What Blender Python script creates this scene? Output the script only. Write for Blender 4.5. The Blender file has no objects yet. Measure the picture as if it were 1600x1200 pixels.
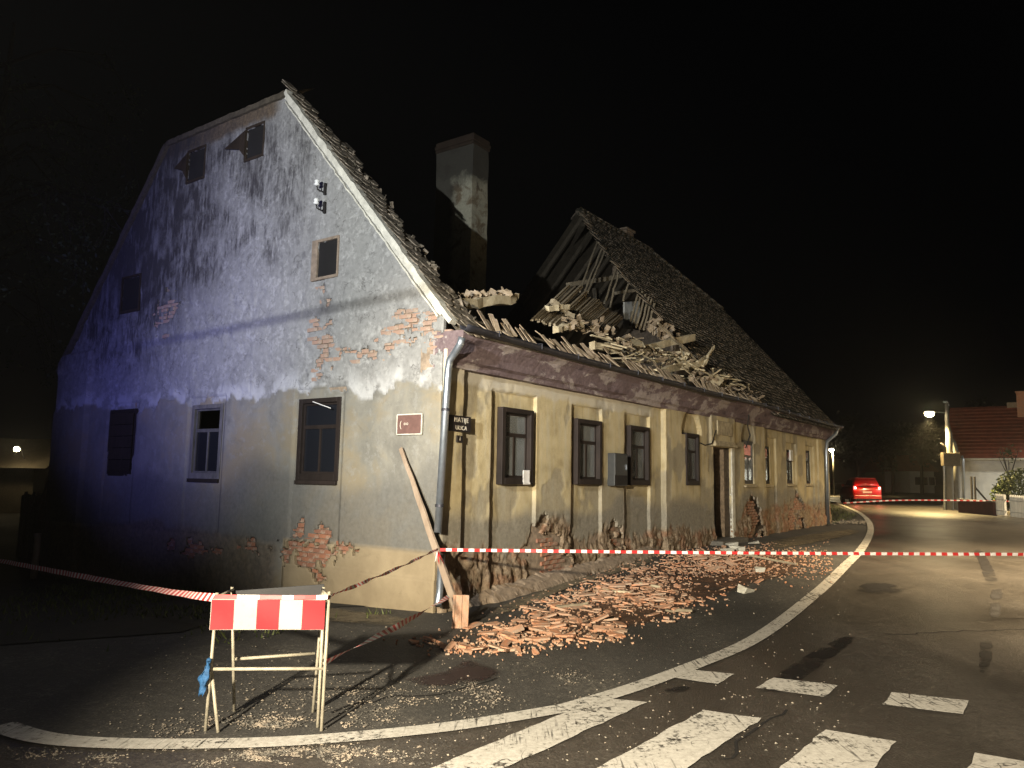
import bpy, bmesh, math, random
import numpy as np
from mathutils import Vector, Matrix, Euler

random.seed(7)
rng = np.random.default_rng(11)
scene = bpy.context.scene
COL = scene.collection

# ---------------------------------------------------------------- camera (26 mm phone lens, 1.85 m up, pitched and rolled a little)
FPX = 1202.0
PITCH, ROLL = math.radians(6.837), math.radians(0.955)
EYE = np.array([0.0, 0.0, 1.85])
_f = np.array([0, math.cos(PITCH), math.sin(PITCH)]); _r = np.array([1.0, 0, 0]); _u = np.cross(_r, _f)
CR = math.cos(ROLL) * _r + math.sin(ROLL) * _u
CU = -math.sin(ROLL) * _r + math.cos(ROLL) * _u
cam_data = bpy.data.cameras.new('camera'); cam = bpy.data.objects.new('camera', cam_data); COL.objects.link(cam)
cam_data.sensor_width = 36.0; cam_data.lens = 36.0 * FPX / 1600.0; cam_data.clip_end = 1500; cam_data.clip_start = 0.05
cam.matrix_world = Matrix(((CR[0], CU[0], -_f[0], EYE[0]), (CR[1], CU[1], -_f[1], EYE[1]), (CR[2], CU[2], -_f[2], EYE[2]), (0, 0, 0, 1)))
scene.camera = cam

# ---------------------------------------------------------------- night sky
world = bpy.data.worlds.new('World'); scene.world = world; world.use_nodes = True
bg = world.node_tree.nodes['Background']
bg.inputs['Color'].default_value = (0.95, 1.0, 1.1, 1); bg.inputs['Strength'].default_value = 0.0008

# ---------------------------------------------------------------- house frame: u runs along the street front, v along the gable
CORNER = np.array([-0.9878, 10.7255, 0.0])
TH = math.radians(35.456)
UF = np.array([math.sin(TH), math.cos(TH), 0]); VG = np.array([-math.cos(TH), math.sin(TH), 0]); ZZ = np.array([0, 0, 1.0])
HROT = math.radians(90) - TH
def toW(p): return CORNER + UF * p[0] + VG * p[1] + ZZ * p[2]
def toL(P):
    d = np.asarray(P, float) - CORNER
    return np.array([d @ UF, d @ VG, d[2]])
def ray(px, py): return _f + CR * (px - 800) / FPX + CU * (600 - py) / FPX
def _hit(px, py, n, p):
    d = ray(px, py); return EYE + d * (((p - EYE) @ n) / (d @ n))
def PF(px, py, v=0.0): return toL(_hit(px, py, VG, CORNER + VG * v))       # on a plane parallel to the street front
def PG(px, py, u=0.0): return toL(_hit(px, py, UF, CORNER + UF * u))       # on a plane parallel to the gable
def PD(px, py, D): d = ray(px, py); return EYE + d * (D / d[1])             # at a distance D ahead
def sst(a, b, x):
    t = np.clip((x - a) / (b - a), 0, 1); return t * t * (3 - 2 * t)
def height(x, y):
    dx, dy = x - CORNER[0], y - CORNER[1]
    u = dx * UF[0] + dy * UF[1]; v = dx * VG[0] + dy * VG[1]
    return 0.30 * sst(0, 8, u) + 0.22 * sst(24, 46, y) * sst(2, 14, x) - 0.045 * np.clip(v, 0, 10) * (1 - sst(10, 20, u))
def GP(px, py):
    z = 0.0
    for _ in range(9):
        d = ray(px, py); t = (z - EYE[2]) / d[2]; P = EYE + d * t; z = float(height(P[0], P[1]))
    return np.array([P[0], P[1], z])

# ---------------------------------------------------------------- lamps the photograph is lit by (flood and headlamps of the fire engine, its blue beacon)
def spot(name, loc, target, energy, color, angle, blend, radius):
    l = bpy.data.lights.new(name, 'SPOT'); o = bpy.data.objects.new(name, l); COL.objects.link(o)
    l.energy = energy; l.color = color; l.spot_size = math.radians(angle); l.spot_blend = blend; l.shadow_soft_size = radius
    o.location = Vector(loc); d = Vector(target) - Vector(loc); o.rotation_euler = d.to_track_quat('-Z', 'Y').to_euler()
    return o
FLOOD = (-10.3, -2.7, 4.5)
spot('flood_light', toW(FLOOD), toW((2.0, 1.1, 5.7)), 8900, (0.94, 0.97, 1.0), 66, 0.85, 0.045)
spot('work_light', toW((-11.3, -5.2, 3.3)), toW((3.0, -2.2, 0.5)), 15500, (1.0, 0.87, 0.67), 54, 0.8, 0.12)
spot('beacon_light', toW((-9.0, 4.5, 2.4)), toW((0.0, 6.7, 4.7)), 2300, (0.24, 0.25, 1.0), 60, 1.0, 0.10)
def road_lamp_or_fill(name, loc, energy, color, cone, blend=0.45):                  # street lamps standing outside the picture, and one added fill, shining down
    l = bpy.data.lights.new(name, 'SPOT'); o = bpy.data.objects.new(name, l); COL.objects.link(o); o.location = loc
    l.energy = energy; l.color = color; l.spot_size = math.radians(cone); l.spot_blend = blend; l.shadow_soft_size = 0.15
road_lamp_or_fill('near_road_lamp', (6.5, -4.0, 7.5), 12000, (1.0, 0.84, 0.62), 128)
road_lamp_or_fill('side_road_lamp', (13.2, 12.8, 6.6), 27000, (1.0, 0.75, 0.44), 116)
road_lamp_or_fill('kerb_road_lamp', (23.5, 24.0, 7.2), 11000, (1.0, 0.76, 0.46), 158)
road_lamp_or_fill('far_road_lamp', (35.0, 37.0, 6.5), 14000, (1.0, 0.94, 0.80), 160)
road_lamp_or_fill('yard_lamp', (-8.0, -2.0, 6.5), 450, (0.85, 0.88, 1.0), 150)  # added weak fill to brighten the ground and tape at the left
scene.view_settings.view_transform = 'Standard'; scene.view_settings.look = 'None'
scene.view_settings.exposure = 0.0; scene.view_settings.gamma = 1.0; scene.view_settings.use_curve_mapping = False
scene.cycles.use_denoising = True
scene.cycles.max_bounces = 6; scene.cycles.transparent_max_bounces = 12
scene.cycles.sample_clamp_indirect = 4.0

# ================================================================ helpers
def fade(t): return t * t * t * (t * (t * 6 - 15) + 10)
def vnoise(x, y, seed=0):
    x = np.asarray(x, float); y = np.asarray(y, float)
    xi = np.floor(x).astype(np.int64); yi = np.floor(y).astype(np.int64); xf = fade(x - xi); yf = fade(y - yi)
    def h(a, b):
        n = (a * 374761393 + b * 668265263 + seed * 1442695041) & 0x7fffffff
        n = ((n ^ (n >> 13)) * 1274126177) & 0x7fffffff
        n = n ^ (n >> 16)
        return (n & 0xffff) / 65535.0
    return (h(xi, yi) * (1 - xf) + h(xi + 1, yi) * xf) * (1 - yf) + (h(xi, yi + 1) * (1 - xf) + h(xi + 1, yi + 1) * xf) * yf
def fbm(x, y, octaves=5, seed=0, gain=0.5):
    t = 0; a = 1.0; s = 0.0; f = 1.0
    for i in range(octaves):
        t = t + a * vnoise(np.asarray(x) * f + 17.3 * i, np.asarray(y) * f - 9.1 * i, seed + i); s += a; a *= gain; f *= 2.03
    return t / s

class MB:
    """collects shapes and links them as one mesh object"""
    def __init__(self): self.v = []; self.f = []; self.m = []
    def raw(self, verts, faces, mi=0):
        b = len(self.v); self.v += [tuple(map(float, q)) for q in verts]
        self.f += [tuple(i + b for i in q) for q in faces]; self.m += [mi] * len(faces); return self
    def box(self, c, s, R=None, mi=0, jit=0.0):
        c = np.asarray(c, float); hs = np.asarray(s, float) / 2
        P = [np.array((x, y, z)) * hs for x in (-1, 1) for y in (-1, 1) for z in (-1, 1)]
        if jit: P = [p + rng.uniform(-jit, jit, 3) for p in P]
        if R is not None: P = [np.array(R @ Vector(p)) for p in P]
        return self.raw([c + p for p in P], [(0, 1, 3, 2), (4, 6, 7, 5), (0, 4, 5, 1), (2, 3, 7, 6), (0, 2, 6, 4), (1, 5, 7, 3)], mi)
    def bx(self, a, b, mi=0):
        a = np.asarray(a, float); b = np.asarray(b, float); return self.box((a + b) / 2, np.abs(b - a), None, mi)
    def beam(self, a, b, w, h, up=(0, 0, 1), mi=0, jit=0.0, segs=1, wob=0.0, taper=1.0):
        a = np.asarray(a, float); b = np.asarray(b, float); d = b - a; L = np.linalg.norm(d); d /= L
        upv = np.asarray(up, float); s = np.cross(d, upv)
        if np.linalg.norm(s) < 1e-4: s = np.cross(d, (1, 0, 0))
        s /= np.linalg.norm(s); t = np.cross(s, d); V = []
        for i in range(segs + 1):
            k = i / segs; c = a + d * L * k; q = 1 + (taper - 1) * k
            if 0 < i < segs: c = c + s * rng.normal(0, wob) + t * rng.normal(0, wob)
            for sx, sy in ((-1, -1), (1, -1), (1, 1), (-1, 1)):
                V.append(c + s * sx * w / 2 * q + t * sy * h / 2 * q + rng.uniform(-jit, jit, 3))
        F = [(3, 2, 1, 0), tuple(segs * 4 + i for i in range(4))]
        for i in range(segs):
            for j in range(4): F.append((i * 4 + j, i * 4 + (j + 1) % 4, i * 4 + 4 + (j + 1) % 4, i * 4 + 4 + j))
        return self.raw(V, F, mi)
    def tube(self, pts, r, n=10, mi=0, cap=True):
        pts = [np.asarray(p, float) for p in pts]; rr = r if isinstance(r, (list, tuple)) else [r] * len(pts)
        V = []; nrm = None
        for i, p in enumerate(pts):
            t = pts[min(i + 1, len(pts) - 1)] - pts[max(i - 1, 0)]; t /= np.linalg.norm(t)
            if nrm is None:
                a = np.array((0, 0, 1.0)) if abs(t[2]) < 0.9 else np.array((1.0, 0, 0)); nrm = np.cross(t, a)
            nrm = nrm - t * (nrm @ t); nrm /= np.linalg.norm(nrm); bi = np.cross(t, nrm)
            for k in range(n):
                A = 2 * math.pi * k / n; V.append(p + (nrm * math.cos(A) + bi * math.sin(A)) * rr[i])
        F = []
        for i in range(len(pts) - 1):
            for k in range(n): F.append((i * n + k, i * n + (k + 1) % n, (i + 1) * n + (k + 1) % n, (i + 1) * n + k))
        if cap: F += [tuple(reversed(range(n))), tuple((len(pts) - 1) * n + k for k in range(n))]
        return self.raw(V, F, mi)
    def lathe(self, c, prof, n=16, mi=0):
        c = np.asarray(c, float); V = []; F = []
        for r, z in prof:
            for k in range(n): V.append(c + (r * math.cos(2 * math.pi * k / n), r * math.sin(2 * math.pi * k / n), z))
        for i in range(len(prof) - 1):
            for k in range(n): F.append((i * n + k, i * n + (k + 1) % n, (i + 1) * n + (k + 1) % n, (i + 1) * n + k))
        return self.raw(V, F, mi)
    def build(self, name, mats, parent=None, smooth=False, origin=None, bevel=0.0):
        me = bpy.data.meshes.new(name)
        V = self.v
        if origin is not None: V = [(a - origin[0], b - origin[1], c - origin[2]) for a, b, c in V]
        me.from_pydata(V, [], self.f)
        for m in (mats if isinstance(mats, (list, tuple)) else [mats]): me.materials.append(m)
        if any(self.m): me.polygons.foreach_set('material_index', self.m)
        if smooth: me.polygons.foreach_set('use_smooth', [True] * len(self.f))
        me.update()
        o = bpy.data.objects.new(name, me); COL.objects.link(o)
        if parent is not None: o.parent = parent
        if origin is not None: o.location = origin
        if bevel:
            b = o.modifiers.new('bevel', 'BEVEL'); b.width = bevel; b.segments = 2; b.limit_method = 'ANGLE'
        return o
def tag(o, label=None, cat=None, group=None, kind=None):
    if label: o['label'] = label
    if cat: o['category'] = cat
    if group: o['group'] = group
    if kind: o['kind'] = kind
    return o
def empty(name, loc, rz=0.0):
    o = bpy.data.objects.new(name, None); COL.objects.link(o); o.location = Vector(loc); o.rotation_euler = (0, 0, rz); o.empty_display_size = 0.2
    return o
def local_thing(name, mb, mat, label, cat, group=None, bevel=0.0, smooth=False):
    """a mesh drawn in house coordinates that stands as a thing of its own"""
    P = np.array(mb.v); org = np.array([P[:, 0].mean(), P[:, 1].mean(), P[:, 2].min()])
    o = mb.build(name, mat, None, smooth, org, bevel); o.location = Vector(toW(org)); o.rotation_euler = (0, 0, HROT)
    return tag(o, label, cat, group)
def copy_to(o, parent=None, loc=None, rot=None, scale=None):
    c = o.copy(); COL.objects.link(c)
    if parent is not None: c.parent = parent
    if loc is not None: c.location = Vector(loc)
    if rot is not None: c.rotation_euler = rot
    if scale is not None: c.scale = scale
    return c

# ================================================================ materials
class NT:
    def __init__(self, name):
        self.mat = bpy.data.materials.new(name); self.mat.use_nodes = True; self.t = self.mat.node_tree; self.n = self.t.nodes
        self.b = self.n['Principled BSDF']; self.out = self.n['Material Output']
    def new(self, k, **kw):
        x = self.n.new(k)
        for a, b in kw.items(): setattr(x, a, b)
        return x
    def lk(self, a, b): self.t.links.new(a, b)
    def _in(self, s, v):
        if isinstance(v, bpy.types.NodeSocket): self.lk(v, s)
        elif isinstance(v, (int, float)) and s.type in ('RGBA', 'VECTOR'): s.default_value = (v, v, v, 1)[:len(s.default_value)]
        elif isinstance(v, (tuple, list)) and s.type == 'RGBA': s.default_value = (*v[:3], 1)
        else: s.default_value = v
    def coord(self, k='Object'):
        return self.new('ShaderNodeTexCoord').outputs[k]
    def mapv(self, vec, scale=(1, 1, 1), rot=(0, 0, 0)):
        m = self.new('ShaderNodeMapping'); self.lk(vec, m.inputs[0]); m.inputs['Scale'].default_value = scale; m.inputs['Rotation'].default_value = rot
        return m.outputs[0]
    def noise(self, vec, scale=5, detail=5, rough=0.55, dist=0.0):
        x = self.new('ShaderNodeTexNoise'); self.lk(vec, x.inputs['Vector']); x.inputs['Scale'].default_value = scale
        x.inputs['Detail'].default_value = detail; x.inputs['Roughness'].default_value = rough; x.inputs['Distortion'].default_value = dist
        return x.outputs['Fac']
    def voro(self, vec, scale=5, feature='F1', out='Distance', rnd=1.0):
        x = self.new('ShaderNodeTexVoronoi', feature=feature); self.lk(vec, x.inputs['Vector']); x.inputs['Scale'].default_value = scale
        x.inputs['Randomness'].default_value = rnd
        return x.outputs[out]
    def ramp(self, fac, stops):
        r = self.new('ShaderNodeValToRGB'); self._in(r.inputs[0], fac); el = r.color_ramp.elements
        while len(el) < len(stops): el.new(0.5)
        for e, (p, c) in zip(el, stops): e.position = p; e.color = (*(c if isinstance(c, tuple) else (c, c, c)), 1)
        return r.outputs[0]
    def math(self, op, a, b=0.0, clamp=False):
        m = self.new('ShaderNodeMath', operation=op, use_clamp=clamp); self._in(m.inputs[0], a); self._in(m.inputs[1], b); return m.outputs[0]
    def mix(self, fac, a, b, mode='MIX'):
        m = self.new('ShaderNodeMix', data_type='RGBA', blend_type=mode); self._in(m.inputs[0], fac); self._in(m.inputs[6], a); self._in(m.inputs[7], b); return m.outputs[2]
    def attr(self, name):
        a = self.new('ShaderNodeAttribute'); a.attribute_name = name; return a.outputs['Fac']
    def rnd(self): return self.new('ShaderNodeObjectInfo').outputs['Random']
    def island(self): return self.new('ShaderNodeNewGeometry').outputs['Random Per Island']
    def bump(self, h, strength=0.4, dist=0.02, base=None):
        b = self.new('ShaderNodeBump'); self.lk(h, b.inputs['Height']); b.inputs['Strength'].default_value = strength; b.inputs['Distance'].default_value = dist
        if base is not None: self.lk(base, b.inputs['Normal'])
        return b.outputs[0]
    def set(self, color=None, rough=None, normal=None, metal=None, spec=None, emit=None, estr=None, alpha=None):
        I = self.b.inputs
        if color is not None: self._in(I['Base Color'], color)
        if rough is not None: self._in(I['Roughness'], rough)
        if normal is not None: self.lk(normal, I['Normal'])
        if metal is not None: self._in(I['Metallic'], metal)
        if spec is not None: I['Specular IOR Level'].default_value = spec
        if emit is not None: self._in(I['Emission Color'], emit); I['Emission Strength'].default_value = estr
        if alpha is not None: self._in(I['Alpha'], alpha)
        return self.mat

def simple(name, col, rough=0.7, var=0.15, scale=8, bump=0.15, metal=0.0, spec=0.3, per='rnd'):
    t = NT(name); o = t.coord(); n = t.noise(o, scale, 6, 0.6); dark = tuple(c * (1 - var * 1.6) for c in col); lite = tuple(min(1, c * (1 + var)) for c in col)
    c = t.ramp(n, [(0.3, dark), (0.7, lite)])
    r = t.rnd() if per == 'rnd' else t.island()
    c = t.mix(t.math('MULTIPLY', r, 0.5), c, tuple(x * 0.6 for x in col))
    return t.set(c, rough, t.bump(t.noise(o, scale * 6, 5, 0.6), bump, 0.01), metal, spec)
def emissive(name, col, strength):
    t = NT(name); return t.set((0.02, 0.02, 0.02), 0.4, emit=col, estr=strength)

M = {}
def mk_gable():
    t = NT('gable_plaster'); o = t.coord(); n1 = t.noise(o, 1.7, 8, 0.62); n2 = t.noise(o, 14, 8, 0.65); n3 = t.noise(t.mapv(o, (1, 1, 0.15)), 9, 6, 0.6)
    low = t.ramp(n1, [(0.3, (0.155, 0.150, 0.125)), (0.55, (0.21, 0.20, 0.165)), (0.75, (0.235, 0.223, 0.182))])
    low = t.mix(t.ramp(n3, [(0.35, 0.0), (0.75, 0.35)]), low, (0.125, 0.122, 0.11))
    nb_ = t.noise(o, 0.75, 7, 0.65, 0.5); low = t.mix(t.ramp(nb_, [(0.46, 0.0), (0.60, 0.7)]), low, (0.235, 0.19, 0.115)); low = t.mix(t.ramp(nb_, [(0.34, 0.6), (0.46, 0.0)]), low, (0.105, 0.10, 0.088))
    low = t.mix(t.ramp(t.noise(o, 5.5, 9, 0.72), [(0.54, 0.0), (0.60, 0.45)]), low, (0.24, 0.235, 0.21))
    old = t.ramp(n2, [(0.3, (0.17, 0.167, 0.155)), (0.5, (0.265, 0.262, 0.245)), (0.72, (0.36, 0.357, 0.335))])
    fl = t.ramp(t.noise(o, 4.2, 9, 0.7, 0.6), [(0.46, 0.0), (0.5, 1.0)])
    old = t.mix(t.math('MULTIPLY', fl, 0.55), old, (0.20, 0.198, 0.185))
    c = t.mix(t.attr('old'), low, old)
    c = t.mix(t.attr('white'), c, (0.40, 0.398, 0.38))
    c = t.mix(t.math('MULTIPLY', t.attr('damp'), 0.75), c, t.ramp(n2, [(0.3, (0.085, 0.083, 0.075)), (0.7, (0.13, 0.127, 0.115))]))
    c = t.mix(t.attr('plinth'), c, t.ramp(n1, [(0.3, (0.20, 0.158, 0.098)), (0.65, (0.285, 0.23, 0.145))]))
    c = t.mix(t.attr('brown'), c, t.ramp(n2, [(0.3, (0.06, 0.045, 0.03)), (0.7, (0.19, 0.14, 0.09))]))
    st = t.math('MULTIPLY', t.attr('dark'), t.math('MULTIPLY', t.ramp(t.noise(t.mapv(o, (1, 1, 0.22)), 13, 8, 0.72), [(0.40, 0.15), (0.58, 1.0)]), t.ramp(t.noise(o, 1.5, 7, 0.65, 0.5), [(0.38, 0.1), (0.56, 1.0)])))
    st = t.math('ADD', t.math('MULTIPLY', st, 0.92), t.math('MULTIPLY', t.attr('soot'), 0.8), True)
    c = t.mix(st, c, (0.045, 0.042, 0.042))
    iso = t.math('ABSOLUTE', t.math('SUBTRACT', t.noise(o, 1.9, 6, 0.62, 0.4), 0.5)); crk = t.ramp(iso, [(0.0, 1.0), (0.007, 0.0)])
    crk = t.math('MULTIPLY', crk, t.ramp(t.noise(o, 2.3, 4), [(0.48, 0.0), (0.56, 1.0)]))
    c = t.mix(t.math('MULTIPLY', crk, t.math('MULTIPLY', t.attr('old'), 0.8)), c, (0.05, 0.045, 0.04))
    h = t.math('ADD', t.math('MULTIPLY', t.noise(o, 40, 6, 0.7), 0.5), t.math('MULTIPLY', fl, t.math('MULTIPLY', t.attr('old'), 0.8)))
    h = t.math('SUBTRACT', h, t.math('MULTIPLY', crk, 0.8))
    return t.set(c, 0.92, t.bump(h, 0.5, 0.012), spec=0.15)
def mk_front():
    t = NT('street_plaster'); o = t.coord(); n1 = t.noise(o, 2.2, 8, 0.62); n2 = t.noise(o, 16, 8, 0.66); n3 = t.noise(t.mapv(o, (1, 1, 0.12)), 7, 6, 0.6)
    c = t.ramp(n1, [(0.28, (0.31, 0.25, 0.135)), (0.5, (0.46, 0.385, 0.225)), (0.75, (0.54, 0.465, 0.295))])
    c = t.mix(t.ramp(n3, [(0.48, 0.0), (0.75, 0.75)]), c, (0.46, 0.43, 0.33))
    c = t.mix(t.ramp(n3, [(0.25, 0.5), (0.42, 0.0)]), c, (0.17, 0.125, 0.065))
    c = t.mix(t.attr('damp'), c, t.ramp(n2, [(0.3, (0.15, 0.14, 0.115)), (0.7, (0.27, 0.25, 0.205))]))
    c = t.mix(t.attr('white'), c, (0.50, 0.47, 0.40))
    c = t.mix(t.attr('rough'), c, t.ramp(t.noise(o, 9, 9, 0.7), [(0.32, (0.075, 0.05, 0.032)), (0.5, (0.22, 0.165, 0.11)), (0.7, (0.33, 0.27, 0.19))]))
    c = t.mix(t.attr('red'), c, t.ramp(n2, [(0.3, (0.16, 0.07, 0.04)), (0.7, (0.34, 0.16, 0.085))]))
    h = t.math('ADD', t.math('MULTIPLY', t.noise(o, 45, 6, 0.7), 0.4), t.math('MULTIPLY', t.noise(o, 13, 6, 0.65), t.math('ADD', t.math('MULTIPLY', t.attr('rough'), 2.0), 0.35)))
    return t.set(c, 0.93, t.bump(h, 0.7, 0.016), spec=0.12)
def mk_asphalt(name, dark, lite, rough, grit):
    t = NT(name); o = t.coord('Object'); n1 = t.noise(o, 0.35, 7, 0.6, 0.4); n2 = t.noise(o, 30, 6, 0.7); sp = t.voro(o, 70, 'F1', 'Color')
    sep = t.new('ShaderNodeSeparateColor'); t.lk(sp, sep.inputs[0])
    c = t.ramp(n1, [(0.3, dark), (0.7, lite)])
    c = t.mix(t.ramp(sep.outputs[0], [(0.80, 0.0), (0.97, grit)]), c, (0.20, 0.185, 0.155))
    c = t.mix(t.ramp(n2, [(0.35, 0.6), (0.6, 0.0)]), c, tuple(x * 0.35 for x in dark))
    v2 = t.voro(o, 34, 'F1', 'Color'); sp2 = t.new('ShaderNodeSeparateColor'); t.lk(v2, sp2.inputs[0]); gm = t.ramp(t.noise(o, 0.8, 7, 0.7), [(0.5, 0.0), (0.62, 1.0)])
    c = t.mix(t.math('MULTIPLY', t.ramp(sp2.outputs[1], [(0.45, 0.0), (0.9, min(1.0, grit * 1.3))]), gm), c, (0.17, 0.155, 0.125))
    c = t.mix(t.ramp(t.noise(o, 9, 8, 0.75), [(0.42, 0.45), (0.58, 0.0)]), c, tuple(x * 0.45 for x in dark))
    rr = t.ramp(n1, [(0.3, rough - 0.12), (0.7, rough + 0.08)])
    wear = t.noise(t.mapv(o, (1.0, 0.12, 1), (0, 0, math.radians(-30))), 0.9, 5, 0.6, 0.3); c = t.mix(t.ramp(wear, [(0.42, 0.0), (0.62, 0.55)]), c, tuple(x * 0.5 for x in dark))
    h = t.math('ADD', t.math('MULTIPLY', t.voro(o, 60, 'SMOOTH_F1'), 0.7), t.math('ADD', t.math('MULTIPLY', n2, 0.6), t.math('MULTIPLY', t.noise(o, 9, 6, .7), grit * 2.0)))
    return t.set(c, rr, t.bump(h, 0.6, 0.010), spec=0.5)
def mk_paint():
    t = NT('road_paint'); o = t.coord(); n = t.noise(o, 26, 8, 0.72); w = t.noise(o, 2.3, 6, 0.65)
    c = t.ramp(n, [(0.3, (0.27, 0.258, 0.222)), (0.65, (0.47, 0.455, 0.41))])
    wv = t.new('ShaderNodeVectorMath', operation='ADD'); nz = t.new('ShaderNodeTexNoise'); t.lk(o, nz.inputs['Vector']); nz.inputs['Scale'].default_value = 3.0; t.lk(o, wv.inputs[0]); t.lk(nz.outputs['Color'], wv.inputs[1]); cr = t.voro(wv.outputs[0], 1.7, 'DISTANCE_TO_EDGE')
    m = t.math('ADD', n, t.math('MULTIPLY', w, 0.75)); m = t.ramp(m, [(0.70, 0.0), (0.80, 1.0)])
    lines = t.noise(t.mapv(o, (22, 1.0, 1), (0, 0, math.radians(-38))), 2.0, 4, 0.6)
    scr = t.math('MULTIPLY', t.ramp(lines, [(0.54, 0.0), (0.66, 1.0)]), t.ramp(t.noise(o, 1.1, 3), [(0.5, 0.0), (0.58, 1.0)]))
    m = t.math('SUBTRACT', m, t.math('MULTIPLY', scr, 0.85), True)
    crk = t.math('MULTIPLY', t.ramp(cr, [(0.004, 1.0), (0.016, 0.0)]), t.ramp(t.noise(o, 0.9, 3), [(0.52, 0.0), (0.6, 0.9)])); m = t.math('SUBTRACT', m, crk, True)
    return t.set(c, 0.75, t.bump(n, 0.4, 0.006), spec=0.3, alpha=m)
def mk_stain_or_shadow(name, col, lo, hi, scale=3.0):
    t = NT(name); o = t.coord(); uvx = t.coord('Generated')
    sep = t.new('ShaderNodeSeparateXYZ'); t.lk(uvx, sep.inputs[0])
    def edge(s): return t.math('MULTIPLY', t.math('MULTIPLY', s, t.math('SUBTRACT', 1.0, s)), 4.0)
    e = t.math('MULTIPLY', edge(sep.outputs[0]), edge(sep.outputs[1]))
    n = t.math('MULTIPLY', t.noise(o, scale, 7, 0.65), t.ramp(e, [(0.0, 0.45), (0.55, 1.0)]))
    a = t.attr('edge'); n = t.math('MULTIPLY', t.noise(o, scale, 7, 0.65), a)
    return t.set(col, 0.55, alpha=t.ramp(n, [(lo, 0.0), (hi, 0.85)]), spec=0.4)
def mk_brick(name, a, b, per='rnd'):
    t = NT(name); o = t.coord(); n = t.noise(o, 18, 7, 0.65); r = t.rnd() if per == 'rnd' else t.island()
    c = t.mix(r, a, b); c = t.mix(t.ramp(n, [(0.35, 0.0), (0.75, 0.6)]), c, tuple(x * 0.45 for x in a))
    c = t.mix(t.ramp(t.noise(o, 7, 6, 0.7), [(0.46, 0.0), (0.62, 0.75)]), c, (0.36, 0.30, 0.23))
    return t.set(c, 0.9, t.bump(n, 0.5, 0.01), spec=0.15)
def mk_wood(name, a, b, scale=(2, 2, 30), rough=0.8, per='rnd'):
    t = NT(name); o = t.coord(); n = t.noise(t.mapv(o, scale), 2.5, 7, 0.65, 0.6); w = t.noise(o, 3, 5)
    c = t.ramp(n, [(0.3, a), (0.7, b)]); r = t.rnd() if per == 'rnd' else t.island()
    c = t.mix(t.math('MULTIPLY', r, 0.45), c, tuple(x * 0.5 for x in a)); c = t.mix(t.ramp(w, [(0.5, 0.0), (0.75, 0.45)]), c, tuple(x * 0.4 for x in a))
    return t.set(c, rough, t.bump(n, 0.4, 0.006), spec=0.2)
def mk_glass():
    t = NT('window_glass'); g = t.new('ShaderNodeBsdfGlossy'); g.inputs['Roughness'].default_value = 0.06; g.inputs['Color'].default_value = (0.8, 0.85, 0.9, 1)
    tr = t.new('ShaderNodeBsdfTransparent'); tr.inputs['Color'].default_value = (0.95, 0.96, 0.96, 1)
    fr = t.new('ShaderNodeFresnel'); fr.inputs['IOR'].default_value = 1.5
    df = t.new('ShaderNodeBsdfDiffuse'); df.inputs['Color'].default_value = (0.34, 0.36, 0.35, 1); m2 = t.new('ShaderNodeMixShader'); m2.inputs[0].default_value = 0.42; t.lk(tr.outputs[0], m2.inputs[1]); t.lk(df.outputs[0], m2.inputs[2]); t._in(m2.inputs[0], t.ramp(t.noise(t.coord(), 3.0, 6, .6), [(.3, .3), (.7, .55)]))
    mx = t.new('ShaderNodeMixShader'); t.lk(t.math('ADD', fr.outputs[0], 0.05, True), mx.inputs[0]); t.lk(m2.outputs[0], mx.inputs[1]); t.lk(g.outputs[0], mx.inputs[2]); t.lk(mx.outputs[0], t.out.inputs[0])
    return t.mat
def mk_leaf(name, a, b):
    t = NT(name); c = t.mix(t.island(), a, b); t.b.inputs['Subsurface Weight'].default_value = 0.0
    return t.set(c, 0.65, spec=0.3)

M['gable'] = mk_gable(); M['front'] = mk_front()
M['ground'] = mk_asphalt('worn_asphalt', (0.036, 0.034, 0.029), (0.074, 0.069, 0.058), 0.80, 0.55)
M['road'] = mk_asphalt('road_asphalt', (0.044, 0.039, 0.033), (0.095, 0.084, 0.070), 0.40, 0.25)
M['soil'] = mk_asphalt('dark_soil', (0.018, 0.016, 0.011), (0.04, 0.036, 0.024), 0.95, 0.1)
M['walk'] = mk_asphalt('concrete_walk', (0.10, 0.092, 0.075), (0.17, 0.155, 0.125), 0.8, 0.3)
M['paint'] = mk_paint()
M['tar'] = mk_stain_or_shadow('tar_patch', (0.008, 0.007, 0.007), 0.30, 0.5)
M['brick'] = mk_brick('old_brick', (0.36, 0.16, 0.09), (0.24, 0.12, 0.08))
M['mortar'] = simple('mortar_rubble', (0.27, 0.21, 0.15), 0.95, 0.3, 11, 0.5)
M['cornice'] = simple('cornice_plaster', (0.20, 0.155, 0.155), 0.93, 0.45, 5, 0.5)
def mk_cornice():
    t = NT('cornice_plaster'); o = t.coord(); n = t.noise(t.mapv(o, (0.5, 1, 1)), 2.6, 8, 0.65, 0.3); n2 = t.noise(o, 17, 7, .65)
    c = t.ramp(n2, [(.3, (.10, .072, .075)), (.7, (.185, .14, .14))]); c = t.mix(t.ramp(n, [(.53, 0.), (.57, .8)]), c, t.ramp(n2, [(.3, (.26, .215, .21)), (.7, (.40, .36, .32))]))
    c = t.mix(t.ramp(n, [(.33, .8), (.42, 0.)]), c, (.05, .035, .038))
    return t.set(c, .93, t.bump(t.math('ADD', n2, t.ramp(n, [(.53, 0.), (.57, .8)])), .5, .012), spec=.12)
M['cornice'] = mk_cornice()
M['verge'] = simple('verge_plaster', (0.56, 0.54, 0.45), 0.9, 0.2, 7, 0.4)
M['stucco'] = simple('door_stucco', (0.40, 0.34, 0.22), 0.9, 0.3, 8, 0.4)
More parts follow.
